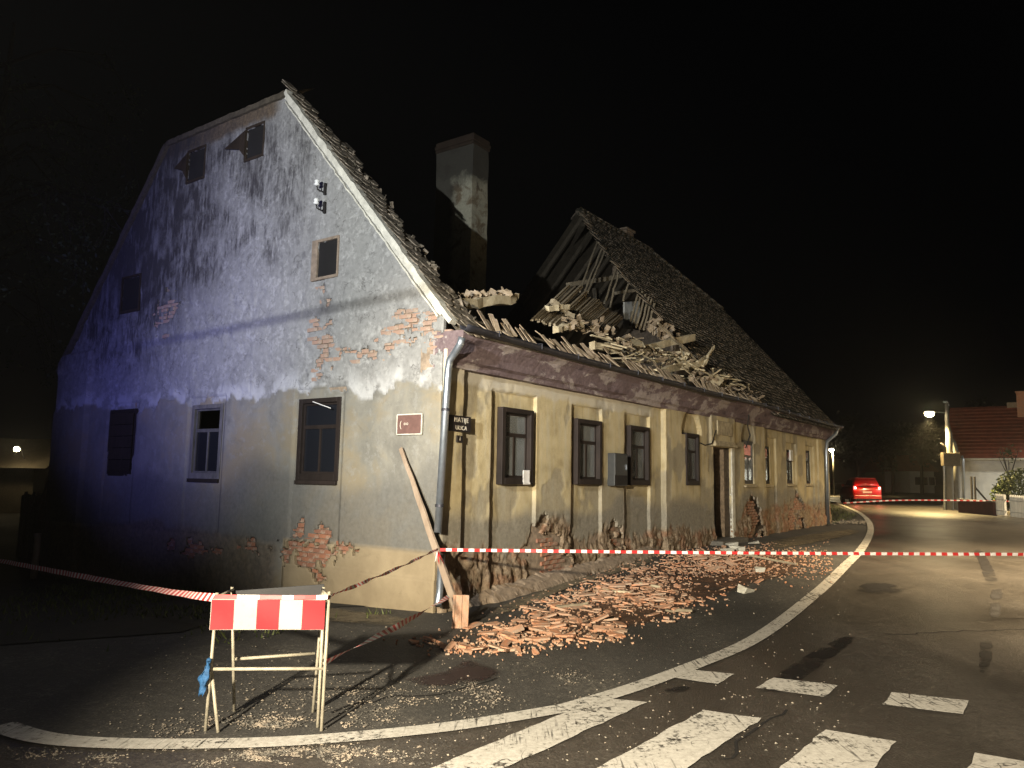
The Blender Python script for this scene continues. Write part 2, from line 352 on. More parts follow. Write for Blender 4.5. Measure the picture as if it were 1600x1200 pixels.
M['tile'] = mk_brick('terracotta_tile', (0.56, 0.27, 0.15), (0.48, 0.32, 0.22))
M['tilebit'] = mk_brick('terracotta_rubble', (0.52, 0.25, 0.14), (0.44, 0.30, 0.20), 'island')
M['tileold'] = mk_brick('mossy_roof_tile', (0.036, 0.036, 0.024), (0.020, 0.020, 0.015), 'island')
M['tileedge'] = mk_brick('weathered_tile', (0.34, 0.27, 0.18), (0.20, 0.15, 0.10))
M['zinc'] = simple('zinc_pipe', (0.42, 0.47, 0.52), 0.38, 0.12, 12, 0.1, 0.85, 0.5)
M['gutter'] = simple('dull_gutter', (0.055, 0.055, 0.065), 0.5, 0.3, 10, 0.1, 0.6, 0.4)
M['frame'] = mk_wood('brown_window_wood', (0.016, 0.012, 0.010), (0.036, 0.026, 0.021), (3, 3, 1), 0.6)
M['greyframe'] = mk_wood('grey_window_wood', (0.07, 0.067, 0.06), (0.16, 0.15, 0.135), (3, 3, 1), 0.75)
M['glass'] = mk_glass()
M['darkglass'] = NT('dark_old_glass').set((0.010, 0.011, 0.014), 0.12, spec=0.5)
M['curtain'] = simple('grey_curtain', (0.52, 0.53, 0.50), 0.95, 0.15, 3, 0.1)
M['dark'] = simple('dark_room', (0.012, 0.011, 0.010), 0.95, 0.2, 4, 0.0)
M['doorwood'] = mk_wood('dark_door_wood', (0.022, 0.016, 0.012), (0.045, 0.032, 0.022), (3, 3, 1), 0.6)
M['newwood'] = mk_wood('pale_split_wood', (0.44, 0.37, 0.24), (0.64, 0.57, 0.40), (6, 6, 6))
M['oldwood'] = mk_wood('grey_old_wood', (0.20, 0.165, 0.11), (0.40, 0.34, 0.24), (6, 6, 6))
M['rafter'] = mk_wood('dark_rafter_wood', (0.05, 0.042, 0.03), (0.12, 0.10, 0.07), (6, 6, 6))
M['plank'] = mk_wood('weathered_plank', (0.26, 0.19, 0.13), (0.44, 0.35, 0.26), (3, 3, 1))
M['steelpaint'] = simple('cream_steel_paint', (0.33, 0.30, 0.225), 0.5, 0.2, 20, 0.1, 0.0, 0.4)
M['black'] = simple('black_sheet', (0.012, 0.012, 0.013), 0.5, 0.2, 10, 0.05)
def mk_sheet(name, col):
    t = NT(name); o = t.coord(); n = t.noise(o, 9, 7, 0.65)
    c = t.mix(t.ramp(n, [(0.55, 0.0), (0.75, 0.55)]), col, tuple(x * 0.45 + 0.02 for x in col))
    return t.set(c, 0.6, t.bump(t.noise(o, 60, 4), 0.08, 0.003), spec=0.2)
M['red'] = mk_sheet('red_sheeting', (0.27, 0.012, 0.016)); M['white'] = mk_sheet('white_sheeting', (0.28, 0.265, 0.235))
M['tapered'] = simple('red_tape', (0.58, 0.035, 0.035), 0.4, 0.1, 20, 0.0); M['tapewhite'] = simple('white_tape', (0.80, 0.76, 0.72), 0.4, 0.1, 20, 0.0)
M['bluerag'] = simple('blue_cloth', (0.02, 0.085, 0.20), 0.7, 0.35, 16, 0.3)
M['greymetal'] = simple('grey_metal_box', (0.055, 0.057, 0.055), 0.5, 0.15, 14, 0.1, 0.3)
M['paper'] = simple('white_paper', (0.72, 0.70, 0.66), 0.8, 0.06, 30, 0.0)
M['signdark'] = simple('dark_enamel', (0.018, 0.014, 0.014), 0.35, 0.3, 18, 0.05, 0, 0.5)
M['signbrown'] = simple('brown_plaque', (0.155, 0.085, 0.07), 0.6, 0.2, 16, 0.1)
M['letter'] = simple('pale_letters', (0.55, 0.50, 0.40), 0.6, 0.1, 20, 0.0)
M['porcelain'] = simple('porcelain', (0.68, 0.68, 0.64), 0.3, 0.05, 10, 0.0, 0, 0.5)
M['iron'] = simple('dark_iron', (0.025, 0.022, 0.02), 0.7, 0.3, 20, 0.1, 0.3)
M['concrete'] = simple('pole_concrete', (0.15, 0.145, 0.125), 0.85, 0.2, 6, 0.3)
M['whitewall'] = simple('white_house_wall', (0.62, 0.62, 0.57), 0.9, 0.08, 3, 0.15)
M['stone'] = mk_brick('pale_gravel', (0.15, 0.14, 0.118), (0.05, 0.047, 0.042), 'island')
M['chip'] = mk_brick('pale_chips', (0.36, 0.33, 0.27), (0.10, 0.092, 0.077), 'island')
M['leafdark'] = mk_leaf('dark_leaves', (0.020, 0.032, 0.010), (0.045, 0.06, 0.018))
M['leafnight'] = mk_leaf('night_leaves', (0.008, 0.012, 0.004), (0.016, 0.02, 0.007))
M['leaf'] = mk_leaf('green_leaves', (0.035, 0.06, 0.012), (0.085, 0.11, 0.03))
M['grass'] = mk_leaf('grass_blades', (0.045, 0.065, 0.015), (0.10, 0.115, 0.035))
M['bark'] = mk_wood('bark', (0.022, 0.019, 0.015), (0.05, 0.043, 0.034), (4, 4, 1))

# ================================================================ setting: ground, road, markings
def grid_axis(lo, hi, flo, fhi, step):
    a = list(np.arange(flo, fhi + 1e-6, step)); s = step; x = fhi
    while x < hi: s *= 1.35; x += s; a.append(x)
    s = step; x = flo; b = []
    while x > lo: s *= 1.35; x -= s; b.append(x)
    return np.array(b[::-1] + a)
gx = grid_axis(-400, 400, -16, 34, 0.75); gy = grid_axis(-60, 700, -4, 66, 0.75)
X, Y = np.meshgrid(gx, gy); Zg = height(X, Y)
nx = len(gx); V = np.stack([X.ravel(), Y.ravel(), Zg.ravel()], 1)
idx = np.arange(len(gx) * len(gy)).reshape(len(gy), nx)
Fq = np.stack([idx[:-1, :-1].ravel(), idx[:-1, 1:].ravel(), idx[1:, 1:].ravel(), idx[1:, :-1].ravel()], 1)
mb = MB(); mb.v = V.tolist(); mb.f = Fq.tolist(); mb.m = [0] * len(mb.f)
ground = mb.build('ground', M['ground'], smooth=True); tag(ground, kind='structure')

def sheet(name, poly, lift, mat, parent=None, step=0.75, kind=None, edge=False):
    """a thin sheet cut to a ground outline and laid on the terrain"""
    bm = bmesh.new(); vs = [bm.verts.new((p[0], p[1], 0)) for p in poly]; bm.faces.new(vs)
    bmesh.ops.triangulate(bm, faces=bm.faces[:])
    P = np.array([(p[0], p[1]) for p in poly])
    for ax in (0, 1):
        lo, hi = P[:, ax].min(), P[:, ax].max()
        for c in np.arange(math.ceil(lo / step) * step, hi, step):
            co = [0, 0, 0]; no = [0, 0, 0]; co[ax] = c; no[ax] = 1
            bmesh.ops.bisect_plane(bm, geom=bm.verts[:] + bm.edges[:] + bm.faces[:], plane_co=co, plane_no=no)
    for v in bm.verts: v.co.z = float(height(v.co.x, v.co.y)) + lift
    bmesh.ops.recalc_face_normals(bm, faces=bm.faces[:])
    me = bpy.data.meshes.new(name); bm.to_mesh(me); bm.free()
    if me.polygons and me.polygons[0].normal.z < 0: me.flip_normals()
    me.materials.append(mat); o = bpy.data.objects.new(name, me); COL.objects.link(o)
    if parent is not None: o.parent = parent
    if kind: o['kind'] = kind
    if edge: pass
    return o
def smooth_line(pts, n=6):
    pts = [np.asarray(p[:2], float) for p in pts]; out = []
    for i in range(len(pts) - 1):
        p0, p1, p2, p3 = pts[max(i - 1, 0)], pts[i], pts[i + 1], pts[min(i + 2, len(pts) - 1)]
        for k in range(n):
            t = k / n; out.append(0.5 * ((2 * p1) + (p2 - p0) * t + (2 * p0 - 5 * p1 + 4 * p2 - p3) * t * t + (3 * p1 - p0 - 3 * p2 + p3) * t ** 3))
    out.append(pts[-1]); return out
def offset(line, d):
    out = []
    for i, p in enumerate(line):
        t = line[min(i + 1, len(line) - 1)] - line[max(i - 1, 0)]; t /= np.linalg.norm(t); out.append(p + np.array([t[1], -t[0]]) * d)
    return out
main_px = [(880, 1110), (942, 1092), (1010, 1070), (1100, 1036), (1180, 1000), (1260, 941), (1310, 896), (1345, 860), (1360, 832), (1357, 815), (1343, 802), (1322, 792)]
main_line = smooth_line([GP(*p) for p in main_px], 6)
far_dir = main_line[-1] - main_line[-7]; far_dir /= np.linalg.norm(far_dir)
main_ext = main_line + [main_line[-1] + far_dir * k for k in (15, 40, 90, 200)]
side_px = [(0, 1137), (60, 1155), (150, 1164), (300, 1166), (480, 1160), (700, 1139), (880, 1110)]
side_line = smooth_line([GP(*p) for p in side_px], 5)
side_ext = [np.array([-30, 9.5]), np.array([-12, 7.0])] + side_line
right_edge = offset(main_ext, 6.9)
road_poly = [np.array([-30, -14])] + side_ext[:-1] + main_ext
road_poly = road_poly + [right_edge[i] for i in range(len(right_edge) - 1, 26, -1)] + [np.array([17.0, 20.0]), np.array([15.5, 10.0]), np.array([15.5, -14.0])]
road_poly = [p if i else p for i, p in enumerate(road_poly)]
road = sheet('road', road_poly, 0.005, M['road'], kind='structure', step=1.5)

def strip(name, line, w, lift, mat, parent):
    a, b = offset(line, -w / 2), offset(line, w / 2)
    mb = MB(); V = []; 
    for p, q in zip(a, b):
        V.append((p[0], p[1], float(height(p[0], p[1])) + lift)); V.append((q[0], q[1], float(height(q[0], q[1])) + lift))
    mb.raw(V, [(2 * i, 2 * i + 1, 2 * i + 3, 2 * i + 2) for i in range(len(line) - 1)])
    return mb.build(name, mat, parent)
strip('edge_line', smooth_line([np.array(p) for p in main_line[::3]] + [main_ext[-3]], 6), 0.19, 0.018, M['paint'], road)
strip('edge_line', side_line, 0.20, 0.018, M['paint'], road)
def px_sheet(name, pxs, lift, mat, parent, jit=0.012):
    P = [GP(*p)[:2] for p in pxs]; out = []
    for i, p in enumerate(P):                                  # worn, slightly wavering edge
        q = P[(i + 1) % len(P)]; n = max(2, int(np.linalg.norm(q - p) / 0.12))
        for k in range(n): out.append(p + (q - p) * k / n + rng.normal(0, jit * 0.5, 2))
    return sheet(name, out, lift, mat, parent)
for q in ([(1046, 1060), (1078, 1048), (1147, 1055), (1122, 1071)], [(1182, 1077), (1208, 1061), (1309, 1073), (1288, 1091)], [(1378, 1103), (1395, 1084), (1513, 1097), (1505, 1119)]):
    px_sheet('yield_mark', q, 0.014, M['paint'], road)
zx = GP(1100, 1112)[:2]; zdir = GP(940, 1200)[:2] - zx; zdir /= np.linalg.norm(zdir)
def bar(a, b, ln):
    a = GP(*a)[:2]; b = GP(*b)[:2]; P = [a, b, b + zdir * ln, a + zdir * ln]; out = []
    for i, p in enumerate(P):
        q = P[(i + 1) % 4]; n = max(2, int(np.linalg.norm(q - p) / 0.12))
        for k in range(n): out.append(p + (q - p) * k / n + rng.normal(0, 0.006, 2))
    return sheet('crosswalk_stripe', out, 0.014, M['paint'], road)
bar((1100, 1112), (1190, 1125), 3.4); bar((1290, 1143), (1400, 1161), 3.4); bar((1525, 1180), (1668, 1204), 3.4)
bar((936, 1094), (1012, 1099), 3.4)
M['seam'] = simple('dark_seam', (0.008, 0.007, 0.006), 0.9, 0.3, 20, 0.2)
for L_ in ([(1390, 992), (1440, 990), (1500, 987), (1560, 986), (1640, 980)], [(780, 1062), (690, 1085), (600, 1092), (520, 1112)], [(1140, 1190), (1160, 1150), (1230, 1110)]): strip('seam', [p + rng.normal(0, .02, 2) for p in smooth_line([GP(*q) for q in L_], 5)], 0.022, 0.009, M['seam'], road)
def stain_or_shadow(pxs, name='tar_patch'):
    """a dark patch with a soft border: vertex attribute edge falls from 1 inside to 0 at the rim"""
    P = [GP(*p)[:2] for p in pxs]; L = smooth_line(P + [P[0]], 4)[:-1]; c = sum(L) / len(L); V = [(c[0], c[1])]; F = []; E = [1.0]; n = len(L)
    for s, e in ((0.45, 1.0), (0.75, 0.8), (1.12, 0.0)):
        for p in L: q = c + (p - c) * s; V.append((q[0], q[1])); E.append(e)
    for k in range(n): F.append((0, 1 + k, 1 + (k + 1) % n))
    for r_ in range(2):
        for k in range(n): a = 1 + r_ * n; F.append((a + k, a + n + k, a + n + (k + 1) % n, a + (k + 1) % n))
    mb = MB(); mb.raw([(x, y, float(height(x, y)) + 0.011) for x, y in V], F); o = mb.build(name, M['tar'], road)
    at = o.data.attributes.new('edge', 'FLOAT', 'POINT'); at.data.foreach_set('value', E); return o
stain_or_shadow([(1335, 985), (1345, 995), (1290, 1040), (1225, 1085), (1170, 1092), (1215, 1050), (1280, 1010)])  # shadow bar across the road, painted as a dark patch
stain_or_shadow([(1518, 858), (1535, 858), (1562, 905), (1558, 920), (1540, 915), (1528, 880)])
stain_or_shadow([(1548, 920), (1566, 920), (1568, 938), (1546, 938)])
stain_or_shadow([(1545, 942), (1565, 942), (1564, 966), (1545, 966)])
stain_or_shadow([(1530, 1000), (1553, 1000), (1550, 1040), (1535, 1062), (1527, 1050)])
stain_or_shadow([(1350, 910), (1400, 912), (1420, 925), (1370, 932), (1330, 922)])
_t0 = M['tar']; M['tar'] = mk_stain_or_shadow('reddish_stain', (0.022, 0.012, 0.012), 0.24, 0.46); stain_or_shadow([(618, 1064), (690, 1050), (735, 1030), (792, 1052), (745, 1070), (665, 1076)], 'oil_stain'); M['tar'] = _t0  # cast shadow of the barrier board, painted as a dark reddish patch
stain_or_shadow([(1030, 1080), (1070, 1072), (1085, 1078), (1050, 1088)])

# pavement and kerb across the street
kin = offset(main_ext, 6.95); kout = offset(main_ext, 7.1); wout = offset(main_ext, 9.6)
def kerb_run(i0, i1):
    mb = MB(); L = kin[i0:i1]; K = kout[i0:i1]; V = []
    for p, q in zip(L, K):
        h = float(height(p[0], p[1])); V += [(p[0], p[1], h - 0.05), (p[0], p[1], h + 0.11), (q[0], q[1], h + 0.12), (q[0], q[1], h - 0.05)]
    F = []
    for i in range(len(L) - 1):
        for j in range(3): F.append((i * 4 + j, i * 4 + j + 1, i * 4 + 5 + j, i * 4 + 4 + j))
    F += [(0, 1, 2, 3), tuple(len(V) - 4 + j for j in (3, 2, 1, 0))]
    return tag(mb.raw(V, F).build('kerb', M['walk']), kind='structure')
kerb_run(36, 48); kerb_run(50, len(kin) - 1)
mb = MB(); V = []
for p, q in zip(kout[34:], wout[34:]): V += [(p[0], p[1], float(height(p[0], p[1])) + 0.115), (q[0], q[1], float(height(q[0], q[1])) + 0.13)]
mb.raw(V, [(2 * i, 2 * i + 1, 2 * i + 3, 2 * i + 2) for i in range(len(V) // 2 - 1)]); tag(mb.build('pavement', M['walk']), kind='structure')
# grass verge past the far corner of the house
vl = [GP(1294, 822)[:2], GP(1320, 815)[:2], GP(1340, 808)[:2], GP(1322, 799)[:2]] + [p for p in offset(main_ext[-4:-2], -0.8)] + [main_ext[-3] + np.array([-14, 0]), toW((26, 4, 0))[:2], toW((22.3, 0.3, 0))[:2]]
verge_soil = sheet('verge', vl, 0.02, M['soil'], kind='structure')
def inpoly(x, y, P):
    c = False; n = len(P)
    for i in range(n):
        a, b = P[i], P[(i + 1) % n]
        if (a[1] > y) != (b[1] > y) and x < (b[0] - a[0]) * (y - a[1]) / (b[1] - a[1]) + a[0]: c = not c
    return c
def blades(name, pts, hmin, hmax, mat, label):
    mb = MB()
    for x, y in pts:
        z = float(height(x, y)) + 0.01; a = rng.uniform(0, 6.28); h = rng.uniform(hmin, hmax); w = 0.012
        dx, dy = math.cos(a), math.sin(a); lx, ly = rng.normal(0, 0.4 * h, 2)
        mb.raw([(x - dx * w, y - dy * w, z), (x + dx * w, y + dy * w, z), (x + lx, y + ly, z + h)], [(0, 1, 2)])
    return tag(mb.build(name, mat), label, 'grass', kind='stuff')
pts = []
P0 = np.array(vl); lo, hi = P0.min(0), P0.max(0)
while len(pts) < 9000:
    x, y = rng.uniform(lo, np.minimum(hi, (40, 60)))
    if inpoly(x, y, vl): pts.append((x, y))
blades('verge_grass', pts, 0.05, 0.16, M['grass'], 'short grass on the verge past the far house corner')
# rough soil left of the house
ls = [np.array(p) for p in ((-60, 11), (-14, 9.2), (-6.5, 8.6), (-3.9, 9.5))] + [toW((-0.9, 2.5, 0))[:2], toW((-0.02, 1.2, 0))[:2], toW((-0.02, 11.8, 0))[:2], toW((6, 13, 0))[:2], np.array([-12, 40]), np.array([-60, 40])]
tag(sheet('soil', ls, 0.012, M['soil']), kind='structure')
pts = []
while len(pts) < 5000:
    l = toW((-abs(rng.normal(0, 1.6)) - 0.02, rng.uniform(0.4, 13), 0)); pts.append((l[0], l[1]))
while len(pts) < 6000:
    x, y = rng.uniform((-12, 9.5), (-4, 16)); 
    if inpoly(x, y, ls): pts.append((x, y))
pts = [p for p in pts if fbm(p[0] * 0.9, p[1] * 0.9, 4, 5) > 0.54]
blades('wall_weeds', pts, 0.03, 0.12, M['grass'], 'low weeds and dry grass along the foot of the gable')

# ================================================================ the damaged house
house = tag(empty('house', CORNER, HROT), 'long old house with peeling plaster and a collapsed tiled roof', 'house')
LEN, WID = 21.9, 11.3
V0, Z0, SL = -0.26, 3.91, 1.15                      # eave line of the roof and its slope
VM = 5.65; ZCLIP = 8.52
def roofz(v): return Z0 + SL * (np.minimum(v, 2 * VM - v) - V0)
def gtop(v): return np.minimum(roofz(v), ZCLIP)
def axis(lo, hi, step, cuts, eps=0.002):
    a = set(np.round(np.arange(lo, hi, step), 4)) | {lo, hi}
    cuts = sorted(set(cuts)); a = {x for x in a if all(abs(x - c) > step * 0.45 for c in cuts)} | {lo, hi}
    for c in cuts: a |= {round(c - eps, 4), round(c + eps, 4)}
    return np.array(sorted(a))
def plaster(name, S, Zs, keep, disp, to3, mat, attrs, depth, jit, parent=house, smooth=True, back=False):
    s, z = np.meshgrid(S, Zs); ns = len(S)
    sj = s + 0; zj = z + 0
    cs, cz = np.meshgrid((S[:-1] + S[1:]) / 2, (Zs[:-1] + Zs[1:]) / 2)
    K = keep(cs, cz)
    if jit:
        J = np.zeros_like(s); J[1:-1, 1:-1] = 1
        hole = ~K; near = np.zeros_like(s, bool); near[:-1, :-1] |= hole; near[1:, :-1] |= hole; near[:-1, 1:] |= hole; near[1:, 1:] |= hole
        n1 = (vnoise(s * 31, z * 31, 3) - .5); n2 = (vnoise(s * 31 + 70, z * 31, 4) - .5)
        near &= jit(s, z)
        sj = s + near * n1 * 0.035; zj = z + near * n2 * 0.035
    D = disp(s, z); P = to3(sj, zj, D)
    id_ = np.arange(s.size).reshape(s.shape)
    Q = np.stack([id_[:-1, :-1], id_[:-1, 1:], id_[1:, 1:], id_[1:, :-1]], -1)[K]
    used = np.unique(Q); re = -np.ones(s.size, int); re[used] = np.arange(len(used))
    Pv = P.reshape(-1, 3)[used]; Q = re[Q]
    E_ = np.concatenate([Q[:, [0, 1]], Q[:, [1, 2]], Q[:, [2, 3]], Q[:, [3, 0]]]); key = np.sort(E_, 1); code = key[:, 0] * len(used) + key[:, 1]
    u_, first, cnt = np.unique(code, return_index=True, return_counts=True); be = E_[first[cnt == 1]]
    inner = to3(sj, zj, D - depth).reshape(-1, 3)[used]
    if back: Vall = np.concatenate([Pv, inner]); bidx = np.arange(len(used)) + len(used); Fs = Q.tolist() + (Q[:, ::-1] + len(used)).tolist()
    else:
        bv = np.unique(be); bidx = -np.ones(len(used), int); bidx[bv] = np.arange(len(bv)) + len(used); Vall = np.concatenate([Pv, inner[bv]]); Fs = Q.tolist()
    Fs += [(int(b), int(a), int(bidx[a]), int(bidx[b])) for a, b in be]
    me = bpy.data.meshes.new(name); me.from_pydata(Vall.tolist(), [], Fs); me.materials.append(mat)
    sm = np.zeros(len(Fs), bool); sm[:len(Q)] = smooth; me.polygons.foreach_set('use_smooth', sm)
    src = np.concatenate([used, used if back else used[np.unique(be)]])
    for k, fn in attrs.items():
        at = me.attributes.new(k, 'FLOAT', 'POINT'); at.data.foreach_set('value', np.clip(fn(s, z), 0, 1).ravel()[src].astype(np.float32))
    me.update(); o = bpy.data.objects.new(name, me); COL.objects.link(o); o.parent = parent
    return o
to_front = lambda s, z, d: np.stack([s, -d, z], -1)
to_gable = lambda s, z, d: np.stack([-d, s, z], -1)
def inrect(s, z, r, g=0.0): return (s > r[0] - g) & (s < r[1] + g) & (z > r[2] - g) & (z < r[3] + g)

# ---- street front
FW = [(1.45, 2.23, 1.76, 2.88), (3.72, 4.53, 1.76, 2.86), (5.80, 6.60, 1.75, 2.87), (8.40, 9.08, 1.75, 2.86), (12.34, 13.14, 1.75, 2.88), (14.42, 15.16, 1.75, 2.86), (16.82, 17.58, 1.77, 2.84), (19.04, 19.74, 1.77, 2.9)]
DOOR = (10.08, 11.30, 0.1, 2.66)
BAYS = [(1.20, 2.42, 3.16), (3.56, 4.66, 3.14), (5.60, 6.74, 3.14), (14.30, 15.55, 3.12), (16.66, 17.80, 3.06), (18.92, 20.0, 3.06)]
RIS = (7.30, 14.17)
def f_off(s, z):
    d = np.zeros_like(s)
    d = np.where((s < 0.42), 0.075, d); d = np.where(s > 20.4, 0.05, d)
    d = np.where((s > RIS[0]) & (s < RIS[1]), 0.115, d)
    for a, b, t in BAYS: d = np.where((s > a) & (s < b) & (z < t), -0.06, d)
    for c in (8.74, 12.74):
        arch = (np.abs(s - c) < 0.56) & (z > 2.86) & (((s - c) / 0.56) ** 2 + ((z - 2.88) / 0.56) ** 2 < 1)
        d = np.where(arch, d - 0.085, d)
    d = np.where((s > 9.85) & (s < 11.5) & (z > 2.66) & (z < 3.42), d + 0.05, d)
    return d
def f_er(s, z): return 0.74 + 0.38 * np.exp(-((s - 2.95) / 0.55) ** 2) + 0.15 * np.exp(-((s - 5.1) / 0.4) ** 2) + 0.35 * np.exp(-((s - 13.1) / 0.6) ** 2) + 0.3 * np.exp(-((s - 17.8) / 0.7) ** 2) + 0.30 * (s > 11.6) * sst(11.6, 13, s) + 0.55 * (fbm(s * 1.1, z * 0.6, 4, 21) - 0.5) + 0.35 * (fbm(s * 6, z * 1.6, 4, 22) - 0.5)
def f_rough(s, z):
    e = f_er(s, z); return sst(0.10, -0.06, z - e) * (z < 1.9)
def f_hole(s, z):
    """plaster gone down to the bricks"""
    e = f_er(s, z); n = fbm(s * 2.3, z * 2.6, 5, 31)
    reg = np.maximum.reduce([sst(2.2, 2.5, s) * sst(3.7, 3.3, s), 0.9 * sst(4.9, 5.2, s) * sst(5.7, 5.4, s), sst(12.3, 12.7, s) * sst(14.0, 13.6, s), 0.9 * sst(16.6, 17, s) * sst(18.8, 18.4, s)])
    return (n + 0.26 * reg > 0.66) & (reg > 0.1) & (z < e - 0.03 + 0.12 * reg) & (z > 0.2)
def f_disp(s, z):
    d = f_off(s, z) + 0.006 * (fbm(s * 1.5, z * 1.5, 4, 41) - 0.5) + 0.004 * (fbm(s * 9, z * 9, 3, 42) - 0.5)
    r_ = f_rough(s, z); ridg = 1 - np.abs(2 * fbm(s * 7.5, z * 3.2, 5, 43, 0.6) - 1)
    d = d + r_ * (0.12 * (ridg - 0.78) + 0.05 * (fbm(s * 3, z * 3, 4, 44) - 0.55) - 0.02)
    low = sst(0.5, 0.25, z - 0.30 * sst(0, 8, s)); d = d + low * 0.05
    pat = sst(0.56, 0.60, fbm(s * 1.7, z * 1.3, 5, 47)) * (z > 1.0); return d - pat * 0.007
def f_keep(s, z):
    k = ~f_hole(s, z)
    for w in FW: k &= ~inrect(s, z, w)
    return k & ~inrect(s, z, DOOR)
cu = [x for w in FW + [DOOR] for x in w[:2]] + [x for b in BAYS for x in b[:2]] + list(RIS) + [0.42, 20.4, 9.85, 11.5]
cz = [x for w in FW + [DOOR] for x in w[2:]] + [b[2] for b in BAYS] + [3.42]
cz = sorted(cz); cz = [c for i, c in enumerate(cz) if i == 0 or c - cz[i - 1] > 0.012]
S = axis(0.0, LEN, 0.04, cu); Zs = axis(-0.4, 3.62, 0.036, cz)
plaster('street_wall', S, Zs, f_keep, f_disp, to_front, M['front'], {
    'rough': f_rough,
    'damp': lambda s, z: np.maximum(sst(0.16, -0.22, z - 1.45 - 0.9 * (fbm(s * 0.7, z * .7, 4, 51) - 0.5)) * 0.9, sst(0.56, 0.62, fbm(s * 1.7, z * 1.3, 5, 47)) * 0.55),
    'white': lambda s, z: sst(3.12, 3.2, z + 0.15 * (fbm(s * 5, z * 5, 3, 52) - 0.5)) * sst(7.2, 6.5, s) * 0.6,
    'red': lambda s, z: f_rough(s, z) * sst(0.52, 0.6, fbm(s * 3.1, z * 4, 5, 53)) * 0.45}, 0.05, lambda s, z: z < 1.5)
# the masonry behind it, with openings cut to the rooms
def coarse(lo, hi, cuts, step): return axis(lo, hi, step, cuts, 0.0005)
plaster('masonry', coarse(0.03, LEN, [x for w in FW + [DOOR] for x in w[:2]], 0.6), coarse(-0.4, 3.9, [x for w in FW + [DOOR] for x in w[2:]], 0.6),
        lambda s, z: ~np.any([inrect(s, z, w) for w in FW + [DOOR]], axis=0), lambda s, z: 0 * s - 0.075, to_front, M['mortar'], {}, 0.36, None, smooth=False, back=True)

# ---- gable
GW = [(2.10, 3.0, 1.77, 3.0), (5.15, 6.02, 1.75, 3.02), (8.06, 9.02, 1.76, 3.04)]
AW = [(2.29, 2.76, 5.03, 5.62), (4.40, 4.88, 7.55, 8.12), (6.22, 6.76, 7.53, 8.12), (8.26, 8.92, 5.15, 5.84)]
def g_bound(s): return 3.12 + 0.34 * (fbm(s * 1.3, s * 0, 5, 61) - 0.5) + 0.22 * (fbm(s * 7, s * 0 + 3, 4, 62) - 0.5)
def g_old(s, z): return sst(-0.012, 0.012, z - g_bound(s))
def blob(s, z, cs, cz_, rs, rz): return np.exp(-(((s - cs) / rs) ** 2 + ((z - cz_) / rz) ** 2))
def g_hole(s, z):
    n = np.where(z > 2, fbm(s * 6.5, z * 8.5, 5, 71), fbm(s * 3.4, z * 4.2, 5, 71))
    reg = np.maximum.reduce([0.85 * blob(s, z, 2.5, 0.66, 1.0, 0.40), 0.72 * blob(s, z, 0.55, 4.0, 0.75, 0.34), 0.70 * blob(s, z, 2.55, 3.95, 0.22, 0.9), 0.62 * blob(s, z, 1.5, 3.72, 0.7, 0.16),
                             0.72 * blob(s, z, 4.2, 0.55, 0.8, 0.2), 0.66 * blob(s, z, 5.8, 0.45, 1.0, 0.16), 1.1 * blob(s, z, 0.1, 3.75, 0.2, 0.22), 0.6 * blob(s, z, 7.2, 4.9, 0.5, 0.5)])
    return (n + 0.62 * reg > 0.84) & (reg > 0.16) & (z < gtop(s) - 0.25) & ~np.any([inrect(s, z, w, 0.03) for w in GW + AW], axis=0)
def g_rough(s, z): return sst(0.1, -0.05, z - 0.75 - 0.5 * (fbm(s * 1.4, z, 4, 72) - 0.5)) * sst(3.2, 3.6, s)
def g_disp(s, z):
    o = g_old(s, z); d = -0.014 * o + 0.012 * (fbm(s * 0.6, z * 0.6, 3, 81) - .5) + 0.004 * (fbm(s * 9, z * 9, 3, 82) - .5)
    fl = sst(0.50, 0.515, fbm(s * 2.1, z * 2.3, 6, 83)); d = d - o * fl * 0.022 * sst(6.2, 4.6, z)
    d = d + o * sst(0.54, 0.56, fbm(s * 4.0, z * 3.4, 5, 84)) * 0.008
    d = d + np.where((z < 0.78) & (s < 3.2), 0.03, 0) + np.where((z < 0.42) & (s < 3.2), 0.015, 0)
    for a, b in ((1.97, 3.13), (5.05, 6.17), (7.98, 9.12)): d = d - np.where((s > a) & (s < b) & (z < 3.2) & (z > 0.80), 0.02, 0)
    d = d + np.where(s > 9.9, 0.10, 0) * (z < 4.4)
    return d + g_rough(s, z) * 0.07 * (fbm(s * 6, z * 5, 4, 85) - 0.55)
def g_keep(s, z):
    k = ~g_hole(s, z) & (z < gtop(s) + 0.02)
    for w in GW + AW: k &= ~inrect(s, z, w)
    return k
S = axis(0.0, WID, 0.045, [x for w in GW + AW for x in w[:2]] + [1.97, 3.13, 5.05, 6.17, 7.98, 9.12, 9.9, 3.2])
Zs = axis(-0.7, ZCLIP, 0.045, [1.76, 3.01, 5.03, 5.62, 7.54, 8.12, 5.15, 5.84, 3.2, 0.78, 0.42])
def g_to3(s, z, d): return np.stack([-d, s, np.minimum(z, gtop(s))], -1)
def g_streak(s, z):
    w = sst(2.7, 3.3, s) * sst(4.9, 5.9, z + 0.5 * (fbm(s * 2, z * .5, 3, 91) - .5)) * (1 - 0.6 * sst(7.7, 8.3, z)); w = np.maximum(w, sst(6.0, 7.5, s) * sst(3.5, 4.2, z) * 0.8)
    return w * (0.75 + 1.1 * (fbm(s * 1.4, z * 1.1, 4, 92) - 0.3))
